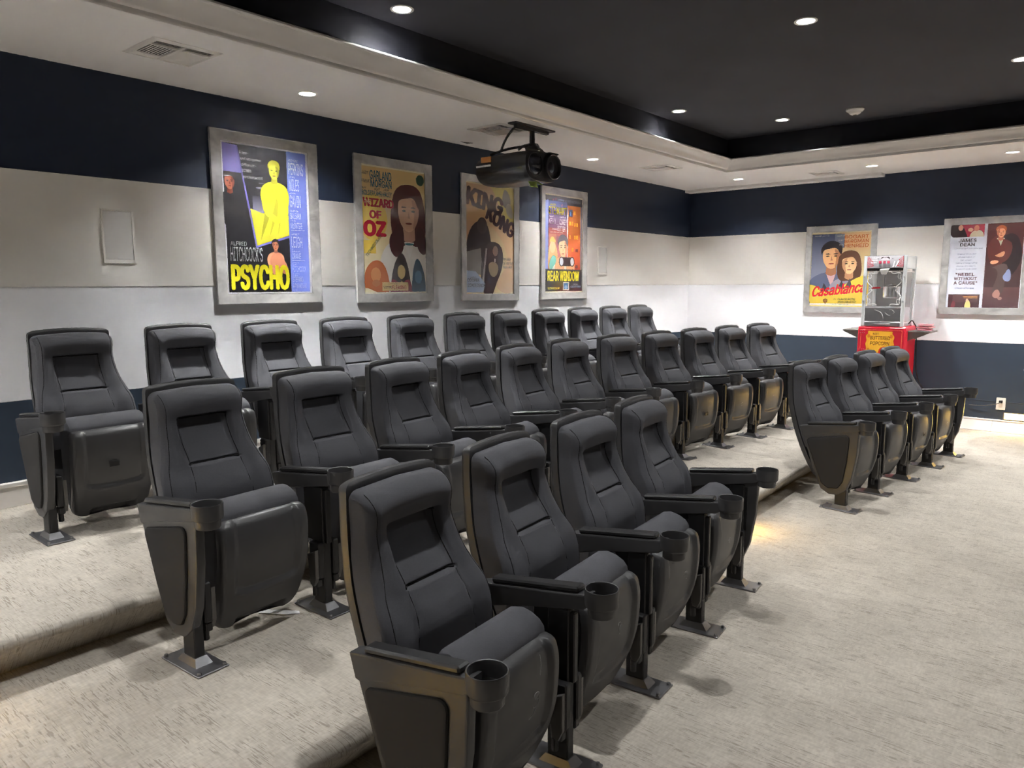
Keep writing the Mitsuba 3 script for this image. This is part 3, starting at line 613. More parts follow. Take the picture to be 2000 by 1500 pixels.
p.blob([(.75, .03), (.77, .17), (.85, .29), (.93, .22), (.97, .12), (.98, .03)], '#2d4f66'); p.ell(.86, .14, .06, .08, '#5d87a0')
p.ell(.915, .925, .065, .065, '#2f4a38')
for t, a0, b0, a1, b1, cl in (('JUDY', .02, .918, .12, .942, '#5b4a44'), ('GARLAND', .135, .885, .46, .955, '#1f5c78'), ('FRANK', .02, .855, .13, .88, '#6b5a50'), ('MORGAN', .145, .828, .46, .885, '#1f5c78'), ('RAY', .02, .806, .08, .822, '#5b4a44'), ('BERT', .2, .806, .28, .822, '#5b4a44'), ('JACK', .34, .806, .42, .822, '#5b4a44'), ('BOLGER·LAHR·HALEY', .02, .762, .46, .80, '#1f5c78')): p.text(t, a0, b0, a1, b1, cl)
p.text('WIZARD', .03, .678, .48, .742, '#b3263c', fat=.004); p.text('THE', .045, .70, .13, .73, '#f2e6c6'); p.text('OF', .12, .59, .29, .65, '#b3263c', fat=.005); p.text('OZ', .035, .455, .35, .57, '#b3263c', fat=.010); p.text('TECHNICOLOR', .07, .29, .40, .314, '#5b5a4a', True, 0, 48)
p.rect(.28, .03, .69, .097, '#dcc48e'); p.text('VICTOR', .30, .048, .42, .066, '#5a2020'); p.text('FLEMING', .43, .04, .66, .072, '#a02a2a'); p.text('Directed by', .38, .078, .52, .09, '#6a4a3a', False); p.rect(0, 0, 1, .02, '#e9e2cf')
poster('left', -5.245, 2.005, .83, 1.148, 'grey-framed pale yellow poster with red letters and a smiling portrait, second from the left', p)
# third: brown and cream, big dark lettering running downhill
p = Print(.69, 1.024)
p.rect(0, 0, 1, 1, '#ddcfb0'); p.grad(.02, .02, .98, .98, '#e6d2a4', '#c9ab8c'); p.grad(.02, .45, .4, .9, '#c99a78', '#d0b07c'); p.blob([(.5, .97), (.98, .97), (.98, .6), (.75, .72), (.6, .9)], '#cfc27a'); p.blob([(.78, .96), (.86, .95), (.92, .84), (.84, .80)], '#8f8c86'); p.blob([(.82, .80), (.95, .80), (.97, .72), (.86, .74)], '#b5b0a4'); p.blob([(.42, .60), (.78, .46), (.85, .3), (.62, .1), (.98, .03), (.98, .62), (.8, .7)], '#dab993')
p.text('KING', .02, .80, .74, .955, '#3a2028', True, .0, -9, None, .012); p.text('KONG', .40, .69, 1.0, .83, '#3a2028', True, .0, -24, None, .011)
p.blob([(.02, .36), (.05, .52), (.15, .62), (.3, .66), (.44, .62), (.5, .5), (.52, .36), (.44, .28), (.2, .30)], '#37292b'); p.ell(.33, .62, .10, .11, '#4a3a38')
p.poly([(.02, .18), (.02, .38), (.3, .42), (.34, .18)], '#8d8884'); p.blob([(.34, .03), (.32, .3), (.42, .45), (.6, .48), (.74, .42), (.74, .25), (.62, .1), (.56, .02)], '#403539'); p.ell(.60, .40, .055, .07, '#8d7a70'); p.poly([(.575, .33), (.605, .33), (.59, .24)], '#cfc9c6'); p.blob([(.46, .27), (.56, .30), (.66, .25), (.62, .18), (.5, .18)], '#a4967c')
p.poly([(.30, .02), (.345, .02), (.43, .42), (.40, .42)], '#b9b3b2'); p.poly([(.02, .02), (.35, .02), (.39, .1), (.2, .21), (.02, .215)], '#a9b7cf')
for t, a0, b0, a1, b1, cl in (('FAY WRAY', .76, .315, .93, .34, '#3f3530'), ('ROBT ARMSTRONG', .75, .28, .975, .305, '#3a2c28'), ('BRUCE CABOT', .76, .245, .96, .27, '#3a2c28'), ('COOPER', .035, .115, .27, .145, '#3c4250'), ('SCHOEDSACK', .04, .068, .39, .10, '#3c4250'), ('MERIAN C.', .1, .15, .22, .16, '#5a6070')): p.text(t, a0, b0, a1, b1, cl)
poster('left', -4.065, 1.990, .815, 1.138, 'grey-framed brown poster with dark slanted lettering, hanging behind the projector', p, -.45)
# fourth: orange buildings and yellow lettering
p = Print(.69, 1.024)
p.rect(0, 0, 1, 1, '#e3dccb'); p.rect(.02, .02, .98, .98, '#241f26'); p.poly([(.02, .92), (.10, .94), (.09, .22), (.02, .06)], '#8f9ad0'); p.grad(.10, .24, .58, .93, '#c56d5a', '#54618f'); p.rect(.10, .58, .58, .66, '#a7625a'); p.rect(.12, .30, .30, .60, '#b98066'); p.grad(.58, .24, .93, .90, '#b3402e', '#d0803e'); p.rect(.57, .24, .60, .88, '#e3d6d6'); p.rect(.93, .1, .98, .9, '#6b5f62')
for i, (a, b) in enumerate([(.75, .81), (.63, .70), (.69, .70), (.76, .69), (.82, .69), (.63, .56), (.76, .56), (.82, .56), (.70, .43), (.66, .30)]): p.rect(a, b, a+.048, b+.04, ['#e8b23e', '#f0c448', '#e2a23a'][i % 3])
p.rect(.62, .79, .72, .86, '#2c2a40'); p.rect(.645, .80, .685, .84, '#7aa0d0'); p.rect(.80, .43, .87, .46, '#6a2a28'); p.rect(.80, .26, .86, .29, '#5a2226')
for a, b in ((.20, .945), (.26, .955), (.42, .90), (.62, .895)): p.poly([(a, b), (a+.04, b+.005), (a+.01, b-.02)], '#c96a78')
p.blob([(.10, .24), (.10, .42), (.18, .52), (.27, .50), (.34, .36), (.36, .24)], '#d6b07c'); p.blob([(.13, .25), (.17, .36), (.26, .38), (.30, .26)], '#5f9a8e'); p.ell(.20, .47, .07, .09, '#ecc79a'); p.blob([(.13, .46), (.14, .54), (.22, .57), (.28, .52), (.22, .52)], '#e2c06a')
p.bust(.47, .46, .115, '#eec8a2', '#4a4448', '#e5dfd6', '#d49a78', 1); p.blob([(.26, .24), (.34, .36), (.46, .36), (.5, .24)], '#e6b68c'); p.blob([(.56, .24), (.58, .36), (.72, .36), (.78, .24)], '#e6b68c')
p.poly([(.36, .31), (.40, .37), (.72, .37), (.78, .31), (.66, .28), (.44, .28)], '#2c1f24'); p.ell(.43, .325, .062, .075, '#3a2a2e'); p.ell(.71, .325, .062, .075, '#3a2a2e'); p.ell(.43, .325, .048, .06, '#e6ecf4'); p.ell(.71, .325, .048, .06, '#e6ecf4')
p.rect(.02, .02, .98, .245, '#2a2629'); p.text('REAR WINDOW', .08, .125, .90, .228, '#f1e335', fat=.003); p.text('TECHNICOLOR', .08, .04, .38, .062, '#e8d63a'); p.rect(.47, .03, .63, .115, '#e6e2da'); p.rect(.49, .04, .61, .105, '#3f6d9a'); p.ell(.55, .06, .045, .03, '#8fb6d0'); p.text('DIRECTED BY', .74, .085, .88, .096, '#a9a6ac'); p.text('ALFRED HITCHCOCK', .66, .055, .95, .075, '#8fa6c0')
for t, a0, b0, a1, b1, cl in (('A FILM BY', .33, .935, .50, .952, '#c4cfe4'), ('ALFRED HITCHCOCK', .52, .928, .93, .955, '#7c8496'), ('JAMES', .13, .88, .28, .902, '#f1e335'), ('STEWART', .10, .795, .56, .872, '#f1e335'), ('GRACE', .12, .765, .24, .78, '#efe8ea'), ('WENDELL', .38, .765, .54, .78, '#efe8ea'), ('KELLY', .11, .70, .28, .755, '#efe8ea'), ('COREY', .37, .695, .56, .755, '#efe8ea'), ('THELMA', .18, .64, .32, .656, '#efe8ea'), ('RITTER', .32, .63, .52, .682, '#efe8ea'), ('with', .30, .69, .35, .70, '#efe8ea')): p.text(t, a0, b0, a1, b1, cl)
p.text('with RAYMOND BURR', .14, .612, .46, .622, '#f0e6d6')
poster('left', -2.888, 1.992, .82, 1.148, 'grey-framed poster of orange buildings with yellow lettering, farthest on the left wall', p)
# far wall, first: two faces over red script
p = Print(.69, .90)
p.rect(0, 0, 1, 1, '#e6dcc2'); p.rect(.02, .025, .98, .975, '#e2cf9e'); p.grad(.02, .30, .60, .965, '#8f93a6', '#3b425c'); p.grad(.5, .3, .98, .97, '#e4d2a0', '#d9bd92'); p.rect(.40, .78, .56, .96, '#6b7080')
p.bust(.36, .66, .155, '#d9a878', '#221d20', '#5e6680', '#a8714f', 1, '#c9a4a4'); p.bust(.66, .56, .125, '#e6bd8e', '#5b3b2c', '#9a94a4', '#c08e68', -1, None, True)
p.blob([(.03, .03), (.03, .3), (.3, .22), (.6, .3), (.98, .4), (.98, .03)], '#e2c64e'); p.blob([(.2, .2), (.25, .32), (.33, .22)], '#3d3a44'); p.blob([(.48, .24), (.55, .36), (.6, .24)], '#3d3a44'); p.blob([(.6, .25), (.68, .38), (.72, .26)], '#4a4650'); p.rect(.02, .02, .98, .05, '#f2ecd8')
for t, b in (('BOGART', .895), ('BERGMAN', .838), ('HENREID', .78)): p.text(t, .56, b, .95, b+.046, '#b5652a')
p.text('HUMPHREY', .44, .925, .56, .94, '#d9d2c4', False); p.text('INGRID', .46, .87, .55, .885, '#d9d2c4', False); p.text('PAUL', .48, .81, .55, .825, '#d9d2c4', False); p.text('A WARNER BROS. PRODUCTION', .06, .935, .30, .95, '#c9c6c0', False)
p.text('Casablanca', .045, .13, .93, .27, '#d32638', True, .35, 6, '#f0d9c4', .0025); p.text('CLAUDE RAINS', .50, .092, .78, .12, '#3a3640'); p.text('SYDNEY GREENSTREET', .50, .055, .80, .082, '#3a3640'); p.text('with', .42, .10, .47, .115, '#6a5230', False)
p.poly([(.255, .10), (.29, .112), (.325, .10), (.325, .075), (.29, .045), (.255, .075)], '#6a2f2a'); p.poly([(.266, .096), (.29, .104), (.314, .096), (.314, .078), (.29, .056), (.266, .078)], '#b9884a'); p.text('WB', .273, .074, .307, .094, '#6a2f2a')
p.text('from the Original MOTION PICTURE', .40, .03, .78, .045, '#5c8a50', False)
poster('far', 1.965, 1.741, .805, 1.03, 'grey-framed poster with two faces over red script, behind the popcorn machine', p, 0, .69, .90)
# far wall, second: white column and a man in a dark jacket
p = Print(.69, .90)
p.rect(0, 0, 1, 1, '#e6e9f4'); p.rect(.50, .0, .99, 1, '#4b2a2c'); p.grad(.50, .0, .99, .25, '#4a2226', '#6a4a4a'); p.grad(.50, .25, .99, 1, '#4b3638', '#47201f'); p.rect(.975, 0, 1, 1, '#eef0f8'); p.rect(.485, 0, .505, 1, '#e6e9f4')
p.blob([(.53, .66), (.55, .78), (.63, .85), (.85, .85), (.95, .76), (.955, .55), (.86, .48), (.62, .50), (.55, .58)], '#5a2e2a'); p.blob([(.72, .84), (.90, .83), (.955, .72), (.94, .5), (.80, .36), (.72, .6)], '#2a2124'); p.poly([(.635, .82), (.735, .82), (.74, .70), (.69, .64), (.64, .70)], '#dfe8d6')
p.bust(.685, .885, .060, '#eab48e', '#a8562e', '#5a2e2a', '#b9745a', -1, '#dfe8d6'); p.blob([(.62, .62), (.68, .645), (.75, .66), (.74, .62), (.68, .60)], '#eab48e'); p.blob([(.57, .54), (.62, .565), (.68, .55), (.62, .52)], '#e0a884')
p.blob([(.60, .48), (.80, .49), (.78, .30), (.72, .16), (.64, .17), (.65, .3)], '#5c4a48'); p.blob([(.78, .42), (.82, .46), (.85, .40), (.83, .32), (.79, .32)], '#8a93b4'); p.blob([(.63, .17), (.72, .20), (.72, .14), (.65, .13)], '#b08478'); p.ell(.73, .12, .03, .025, '#a07a70')
p.rect(.04, .845, .465, 1, '#9c3040'); p.blob([(.04, .845), (.04, 1.0), (.14, 1.0), (.20, .93), (.24, .85)], '#2a1d20'); p.ell(.145, .955, .032, .045, '#d9a890'); p.blob([(.27, .845), (.3, .90), (.36, .925), (.44, .90), (.46, .845)], '#e6dfc8'); p.ell(.36, .945, .035, .045, '#c98a70'); p.ell(.28, .93, .035, .03, '#dcb9a0')
p.rect(.04, .0, .465, .165, '#4a2a2e'); p.grad(.10, .07, .44, .16, '#5a3a3c', '#6a4a48'); p.blob([(.28, 0), (.28, .07), (.31, .10), (.34, .07), (.34, 0)], '#e6d98a'); p.ell(.30, .095, .018, .024, '#e6c0a0'); p.blob([(.1, 0), (.09, .06), (.12, .09), (.14, .03)], '#7a2a34'); p.rect(.24, .135, .44, .145, '#c98a4a'); p.rect(.25, .12, .44, .128, '#c98a4a')
p.rect(.03, .17, .485, .845, '#e6e9f4')
for t, a0, b0, a1, b1, cl in (('JAMES', .13, .785, .37, .825, '#2a2026'), ('DEAN', .15, .735, .35, .775, '#2a2026'), ('THE OVERNIGHT SENSATION OF "EAST OF EDEN"', .05, .702, .46, .714, '#9a9dae'), ('Warner Bros. put', .12, .635, .38, .653, '#9297ae'), ('all the force of', .135, .60, .365, .617, '#9297ae'), ('the screen', .17, .565, .32, .58, '#9297ae'), ('into a challenging', .11, .528, .40, .546, '#9297ae'), ("drama of today's", .12, .492, .38, .51, '#9297ae'), ('juvenile violence!', .115, .458, .395, .474, '#9297ae'),
                              ('"REBEL', .12, .385, .38, .42, '#4a2030'), ('WITHOUT', .10, .335, .41, .372, '#4a2030'), ('A CAUSE"', .10, .282, .42, .322, '#4a2030'), ('CinemaScope', .12, .225, .38, .25, '#7f86a8')): p.text(t, a0, b0, a1, b1, cl, a0 < .2)
poster('far', 3.442, 1.751, .81, 1.03, 'grey-framed poster with a white text column and man in dark jacket, on the right', p, 0, .69, .90)

# ------------------------------------------------------------------ in-wall loudspeakers
def speaker(y, z, w, h, label):
    k = name('wall_speaker'); tag(k, label, 'speaker', 'flush speakers in the left wall'); W, H = w/2, h/2; X = .004
    O = [(-W-.012, -H-.024), (W+.016, -H-.024), (W+.012, H+.008), (-W-.012, H+.008)]; I = [(-W, -H), (W, -H), (W, H), (-W, H)]
    v, f = [], []
    for (a, b), (c, d) in zip(O, I): v += [(X, y+a, z+b), (X+.007, y+a*.985, z+b*.985), (X+.006, y+c, z+d), (X+.0005, y+c, z+d)]
    for i in range(4):
        for q in range(3): a, b = i*4+q, ((i+1) % 4)*4+q; f += [[a, b, b+1], [a, b+1, a+1]]
    m = trimesh.Trimesh(v, f, process=False); m.fix_normals(); add(f'{k}__frame', m, 'm_cream')
    add(f'{k}__grille', cbox([X-.001, y-W, z-H], [X+.0025, y+W, z+H], .001), 'm_grille')
speaker(-7.43, 1.868, .165, .285, 'pale rectangular in-wall speaker grille to the left of the nearest poster')
speaker(-2.145, 1.845, .165, .285, 'pale narrow-looking in-wall speaker grille past the farthest left wall poster')

# ------------------------------------------------------------------ air diffusers: rim, cross bars and angled slats
def vent(x, y, w, label, rot=0):
    k = name('air_vent'); tag(k, label, 'vent', 'square air vents in the border ceiling'); h = w/2; Z = CZ
    Mx = trimesh.transformations.translation_matrix([x, y, Z]) @ trimesh.transformations.rotation_matrix(rot, [0, 0, 1])
    def A(n, m, b): m.apply_transform(Mx); return add(f'{k}__{n}', m, b)
    O, I = [(-h, -h), (h, -h), (h, h), (-h, h)], [(-h+.03, -h+.03), (h-.03, -h+.03), (h-.03, h-.03), (-h+.03, h-.03)]; v, f = [], []
    for (a, b), (c, d) in zip(O, I): v += [(a, b, 0), (a, b, -.003), (c, d, -.009), (c, d, 0)]
    for i in range(4):
        for q in range(3): a, b = i*4+q, ((i+1) % 4)*4+q; f += [[a, b, b+1], [a, b+1, a+1]]
    m = trimesh.Trimesh(v, f, process=False); m.fix_normals(); A('rim', m, 'm_vent')
    i = h-.03; A('backing', bx([-i, -i, -.0012], [i, i, -.0002]), 'm_ventdark')
    A('bar', bx([-i, .028, -.009], [i, .04, -.001]), 'm_vent') if False else None
    xs_ = [-i, .045, i]; A('bar', bx([.075, -i, -.0095], [.087, i, -.001]), 'm_vent'); A('bar', bx([-i, -.012, -.0095], [.075, .006, -.001]), 'm_vent'); A('bar', bx([.087, -.012, -.0095], [i, .006, -.001]), 'm_vent')
    def slats(x0, x1, y0, y1, along, lean, dp=.0085):
        n = int(round(((y1-y0) if along == 'x' else (x1-x0))/.0165))
        for q in range(n):
            t = (q+.5)/n; L = .006
            if along == 'x': c = y0+(y1-y0)*t; P = [(x0, c-lean*L-.0006, -.001), (x0, c+lean*L-.0006, -dp), (x1, c-lean*L-.0006, -.001), (x1, c+lean*L-.0006, -dp)]; P += [(a, b+.0012, z) for a, b, z in P]
            else: c = x0+(x1-x0)*t; P = [(c-lean*L-.0006, y0, -.001), (c+lean*L-.0006, y0, -dp), (c-lean*L-.0006, y1, -.001), (c+lean*L-.0006, y1, -dp)]; P += [(a+.0012, b, z) for a, b, z in P]
            A('slat', hull(P), 'm_vent')
    slats(-i+.05, .075, -i, -.012, 'x', .2, .0033); slats(-i+.05, .075, .006, i, 'x', 1.25); slats(.087, i, -i, -.012, 'y', .2, .0033); slats(.087, i, .006, i, 'y', .2, .0033); A('blank', bx([-i, -i, -.006], [-i+.05, i, -.001]), 'm_vent')
vent(.665, -7.36, .37, 'square white air vent with dark slots, nearest the camera in the border ceiling')
vent(.68, -4.72, .36, 'square white air vent beside the projector mount in the border ceiling')
vent(.70, -2.10, .34, 'square white air vent near the far end of the left border ceiling')
vent(1.92, -.52, .30, 'square white air vent in the border ceiling along the far wall')
k = tag(add('ceiling_scar', cat_([hull([(.09, -4.56, CZ+.001), (.14, -4.42, CZ+.001), (.115, -4.50, CZ-.006), (.10, -4.47, CZ-.008), (.13, -4.53, CZ-.004)])]), 'm_ventdark'), 'small dark torn patch in the border ceiling above the third poster', 'ceiling damage')
k = name('smoke_detector'); tag(k, 'round white smoke detector on the dark tray ceiling', 'smoke detector')
add(f'{k}__base', lathe([(0, 0), (.078, 0), (.078, -.010), (.068, -.022), (.0, -.022)], 32, (2.603, -1.959, TZ)), 'm_trim', smooth=35)
add(f'{k}__head', lathe([(0, -.020), (.056, -.020), (.052, -.034), (.040, -.046), (.026, -.052), (0, -.052)], 32, (2.603, -1.959, TZ)), 'm_trim', smooth=35)
add(f'{k}__sensor', lathe([(0, -.048), (.018, -.050), (.016, -.058), (0, -.060)], 20, (2.603, -1.959, TZ)), 'm_ventdark', smooth=35)

# ------------------------------------------------------------------ projector on its ceiling mount
k = name('projector'); tag(k, 'large black projector hanging from the ceiling in front of the third poster', 'projector')
pc = np.array([.78, -4.615, 2.497]); hy, hx, hz = .222, .27, .118
def proj_body():
    v, f = [], []; us = np.r_[-1, -.97, -.9, -.7, -.3, .1, .5, .8, .93, .985, 1]; na = 48
    for u in us:
        k_ = 1-.10*max(0, -u)**3-.05*max(0, u)**6 if abs(u) < 1 else (.86 if u < 0 else .90)
        for t in np.arange(na)*2*np.pi/na:
            c, s_ = math.cos(t), math.sin(t); e = 3.4 if s_ > 0 else 2.15
            yy = math.copysign(abs(c)**(2/3.4), c)*hy*k_; zz = math.copysign(abs(s_)**(2/e), s_)*(hz*.95 if s_ > 0 else hz*1.12)*k_
            v.append((u*hx, yy, zz-.012*max(0, -u)*(s_ > 0)))
    n = len(us)
    for i in range(n-1):
        for j in range(na): a, b = i*na+j, i*na+(j+1) % na; f += [[a, b, b+na], [a, b+na, a+na]]
    P = np.array(v); v += [tuple(P[:na].mean(0)), tuple(P[-na:].mean(0))]; m = len(v)-2
    for j in range(na): f += [[m, (j+1) % na, j], [m+1, (n-1)*na+j, (n-1)*na+(j+1) % na]]
    M = trimesh.Trimesh(np.array(v), f, process=False); M.fix_normals(); return M
b = proj_body(); b.apply_translation(pc); add(f'{k}__body', b, 'm_projector', smooth=35)
def xl(prof, at, seg=40):
    m = lathe(prof, seg); m.apply_transform(trimesh.transformations.rotation_matrix(np.pi/2, [0, 1, 0])); m.apply_translation(at); return m
fx = pc[0]+hx
ring = xl([(.093, -.03), (.100, -.02), (.100, .026), (.094, .030), (.088, .026), (.084, -.01), (.078, -.02), (.0, -.022), (.0, -.03)], (fx, pc[1]+.112, pc[2]+.0))
add(f'{k}__lens_barrel', ring, 'm_projector', smooth=35); add(f'{k}__lens_barrel__lens', xl([(.0, .006), (.03, .004), (.06, -.006), (.074, -.018), (.0, -.018)], (fx, pc[1]+.112, pc[2])), 'm_lens', smooth=40)
add(f'{k}__intake', xl([(.086, .006), (.088, .0), (.082, -.002), (.07, .004), (.0, .012), (.0, -.006), (.086, -.006)], (fx, pc[1]-.098, pc[2]+.005)), 'm_lens', smooth=40)
add(f'{k}__hood', hull([(fx-.03, pc[1]+.06, pc[2]+.085), (fx+.03, pc[1]+.06, pc[2]+.098), (fx+.03, pc[1]+.17, pc[2]+.098), (fx-.03, pc[1]+.17, pc[2]+.085), (fx-.03, pc[1]+.06, pc[2]+.108), (fx+.026, pc[1]+.06, pc[2]+.108), (fx+.026, pc[1]+.17, pc[2]+.108), (fx-.03, pc[1]+.17, pc[2]+.108)]), 'm_projector')
sy = pc[1]-hy*.985
lb = add(f'{k}__label_sticker', cbox([.60, sy-.010, 2.535], [.705, sy-.001, 2.578], .001), 'm_orange'); labels[lb] = {'label': 'orange sticker'}
lb = add(f'{k}__label_strip', cbox([.545, sy-.009, 2.503], [.70, sy-.001, 2.517], .001), 'm_paper'); labels[lb] = {'label': 'thin white strip'}
add(f'{k}__mount_plate', cbox([.905, -4.87, CZ-.012], [.99, -4.37, CZ], .002), 'm_black'); add(f'{k}__mount_plate__rail', cbox([.93, -4.83, CZ-.036], [.965, -4.42, CZ-.010], .003), 'm_black')
add(f'{k}__mount_pole', tube([(.948, -4.62, CZ-.03), (.948, -4.62, 2.66)], .021, 16), 'm_black', smooth=40)
add(f'{k}__mount_head', cat_([lathe([(0, 2.625), (.055, 2.628), (.060, 2.65), (.045, 2.672), (.0, 2.678)], 24, (.948, -4.62, 0))]), 'm_black', smooth=40)
for q in ((.62, -4.75), (.95, -4.79), (.95, -4.45)):
    add(f'{k}__mount_arm', tube(spline([(.948, -4.62, 2.655), ((.948+q[0])/2, (-4.62+q[1])/2, 2.650), (q[0], q[1], 2.607)], 10), .010, 8), 'm_black', smooth=40)
add(f'{k}__cable', tube(spline([(.93, -4.80, CZ-.02), (.90, -4.83, 2.74), (.83, -4.83, 2.66), (.80, -4.83, 2.604)], 14), .009, 8), 'm_cord', smooth=40)
nt = name('sticky_note'); tag(nt, 'yellow-green paper note stuck under the projector', 'note')
add(f'{nt}__sheet', cat_([hull([(1.00, -4.735, 2.368), (1.035, -4.68, 2.368), (1.03, -4.745, 2.325), (1.06, -4.69, 2.32), (1.001, -4.735, 2.370), (1.036, -4.68, 2.370), (1.031, -4.745, 2.327), (1.061, -4.69, 2.322)])]), 'm_note'); add(f'{nt}__fold', hull([(1.035, -4.68, 2.369), (1.06, -4.63, 2.352), (1.03, -4.63, 2.368), (1.036, -4.68, 2.367), (1.06, -4.629, 2.350), (1.055, -4.66, 2.345)]), 'm_note')

# ------------------------------------------------------------------ popcorn machine and its cart
cx0, cx1, cyf, cyb, cz1 = 2.37, 2.853, -.60, -.13, 1.103
k = name('popcorn_cart'); tag(k, 'red popcorn cart with a yellow sign and fold-out shelves against the far wall', 'cart')
add(f'{k}__body', cbox([cx0, cyf, .10], [cx1, cyb, cz1], .012), 'm_red')
D = lambda q: [(x_, y_) for x_, y_ in q]
def facepanel(x0, z0, x1, z1, y, th, r):
    m = ext(Polygon([(x0+r, z0+r), (x1-r, z0+r), (x1-r, z1-r), (x0+r, z1-r)]).buffer(r, quad_segs=6), 0, th); m.apply_transform(np.array([[1, 0, 0, 0], [0, 0, -1, y], [0, 1, 0, 0], [0, 0, 0, 1.]])); return m
add(f'{k}__door', facepanel(cx0+.012, .30, cx1-.012, cz1-.012, cyf, .010, .03), 'm_red')
bo = Polygon([(cx0+.05, .335), (cx1-.05, .335), (cx1-.05, cz1-.05), (cx0+.05, cz1-.05)]); bo = bo.buffer(.018, quad_segs=6).difference(bo.buffer(.012, quad_segs=6))
m = ext(bo, 0, .002); m.apply_transform(np.array([[1, 0, 0, 0], [0, 0, -1, cyf-.010], [0, 1, 0, 0], [0, 0, 0, 1.]])); add(f'{k}__door__border', m, 'm_redline')
for z in (1.045, .84):
    add(f'{k}__hinge', cbox([cx0+.02, cyf-.014, z-.022], [cx0+.085, cyf-.009, z+.022], .002), 'm_red')
    for a in (.030, .050, .072):
        for b in (-.012, .012): add(f'{k}__hinge__screw', xl([(0, 0), (.004, 0), (.003, .003), (0, .004)], (0, 0, 0), 8).apply_transform(trimesh.transformations.rotation_matrix(-np.pi/2, [0, 0, 1])).apply_translation([cx0+a, cyf-.013, z+b]), 'm_chrome')
# the sign
SW, SH = .30, .30; sx0, sz0 = cx0+.083, .76
p = Print(SW, SH); p.rect(0, 0, 1, 1, '#f0a52c')
outer = Polygon([(.08, .0), (.92, .0), (.92, .1), (1, .2), (.96, .35), (1, .5), (.96, .65), (1, .8), (.92, .9), (.92, 1), (.08, 1), (.08, .9), (0, .8), (.04, .65), (0, .5), (.04, .35), (0, .2), (.08, .1)]).buffer(.03).buffer(-.03)
p.parts = []; p.n = 0; p.poly(outer, '#c8402a'); p.poly(affinity.scale(outer, .965, .965), '#f3ac34'); p.poly(affinity.scale(outer, .78, .9), '#f7bb3c'); p.ell(.88, .8, .05, .07, '#d97a24'); p.ell(.12, .8, .05, .07, '#d97a24'); p.ell(.88, .3, .04, .06, '#d97a24'); p.ell(.12, .3, .04, .06, '#d97a24'); p.rect(.08, .05, .5, .22, '#ee9a2e')
p.text('HOT', .26, .84, .46, .92, '#7a2a1c'); p.text('BUTTERED', .17, .67, .84, .80, '#7a2a1c'); p.text('POPCORN', .18, .47, .82, .61, '#7a2a1c'); p.ell(.66, .24, .19, .19, '#d2302c'); p.text('10¢', .56, .15, .77, .36, '#f6e2c0'); p.text('ONLY', .58, .38, .74, .41, '#f6e2c0')
m, col = p.mesh(); m.apply_translation([SW/2, SH/2, .0]); m.apply_transform(np.array([[1, 0, 0, sx0], [0, 0, -1, cyf-.0115], [0, 1, 0, sz0], [0, 0, 0, 1.]])); lb = add(f'{k}__sign', m, 'm_print', color=col); labels[lb] = {'label': 'yellow sign lettered HOT BUTTERED POPCORN'}
for sgn, xa, xb in ((-1, cx0, 2.19), (1, cx1, 3.075)):
    add(f'{k}__shelf', cbox([min(xa, xb), -.52, 1.046], [max(xa, xb), -.17, 1.062], .004), 'm_shelf')
    for y in (-.50, -.20): add(f'{k}__shelf_bracket', hull([(xa, y-.006, 1.046), (xa+sgn*.19, y-.006, 1.046), (xa, y-.006, .955), (xa, y+.006, 1.046), (xa+sgn*.19, y+.006, 1.046), (xa, y+.006, .955)]), 'm_shelf')
for x in (cx0+.05, cx1-.05):
    for y in (cyf+.05, cyb-.05): add(f'{k}__caster', cat_([trimesh.creation.cylinder(radius=.045, height=.03, sections=20, transform=trimesh.transformations.translation_matrix([x, y, .047]) @ trimesh.transformations.rotation_matrix(np.pi/2, [0, 1, 0])), bx([x-.02, y-.02, .047], [x+.02, y+.02, .105])]), 'm_black')

mx0, mx1, myf, myb, mz0, mz1 = 2.392, 2.822, -.595, -.15, 1.105, 1.868
k = name('popcorn_machine'); tag(k, 'chrome and glass popcorn machine standing on the red cart', 'popcorn machine')
W = mx1-mx0; zz = lambda t: mz0+(mz1-mz0)*t
for x in (mx0, mx1-.036):
    for y in (myf, myb-.03): add(f'{k}__upright', cbox([x, y, mz0], [x+.036, y+.03, mz1], .005), 'm_silverpaint')
add(f'{k}__top_cabinet', cbox([mx0+.006, myf+.012, zz(.815)], [mx1-.004, myb-.004, mz1-.004], .004), 'm_chrome')
hp = hull([(mx0+.034, myf+.012, zz(.82)), (mx1-.034, myf+.012, zz(.82)), (mx0+.034, myf-.004, zz(.826)), (mx1-.034, myf-.004, zz(.826)), (mx0+.034, myf+.012, mz1), (mx1-.034, myf+.012, mz1), (mx0+.034, myf+.004, mz1), (mx1-.034, myf+.004, mz1)])
add(f'{k}__header_panel', hp, 'm_steel')
pw, ph = W-.07, mz1-zz(.826)-.006
p = Print(pw, ph); p.grad(0, 0, 1, 1, '#8f8c92', '#c6c4c8')
for q in range(7):
    a0 = math.radians(88-q*12); a1 = math.radians(88-q*12-6)
    for sx, ox in ((1, 0.0), (-1, 1.0)): p.poly([(ox, 0), (ox+sx*.19*math.cos(a0)+0, .95*math.sin(a0)), (ox+sx*.19*math.cos(a1), .95*math.sin(a1))], '#b02a3a')
for q in range(5):
    for r in range(3): p.rect(.10+.035*q+.02*r, .38+.2*r-.0*q, .10+.035*q+.02*r+.024, .50+.2*r, '#f2eef2')
p.ell(.5, .80, .145, .062, '#e6e2e6'); p.ell(.5, .80, .128, .05, '#3a2a30'); p.text('POP', .45, .80, .55, .93, '#eee6ea'); p.text('CORN', .43, .66, .57, .79, '#eee6ea') if False else None
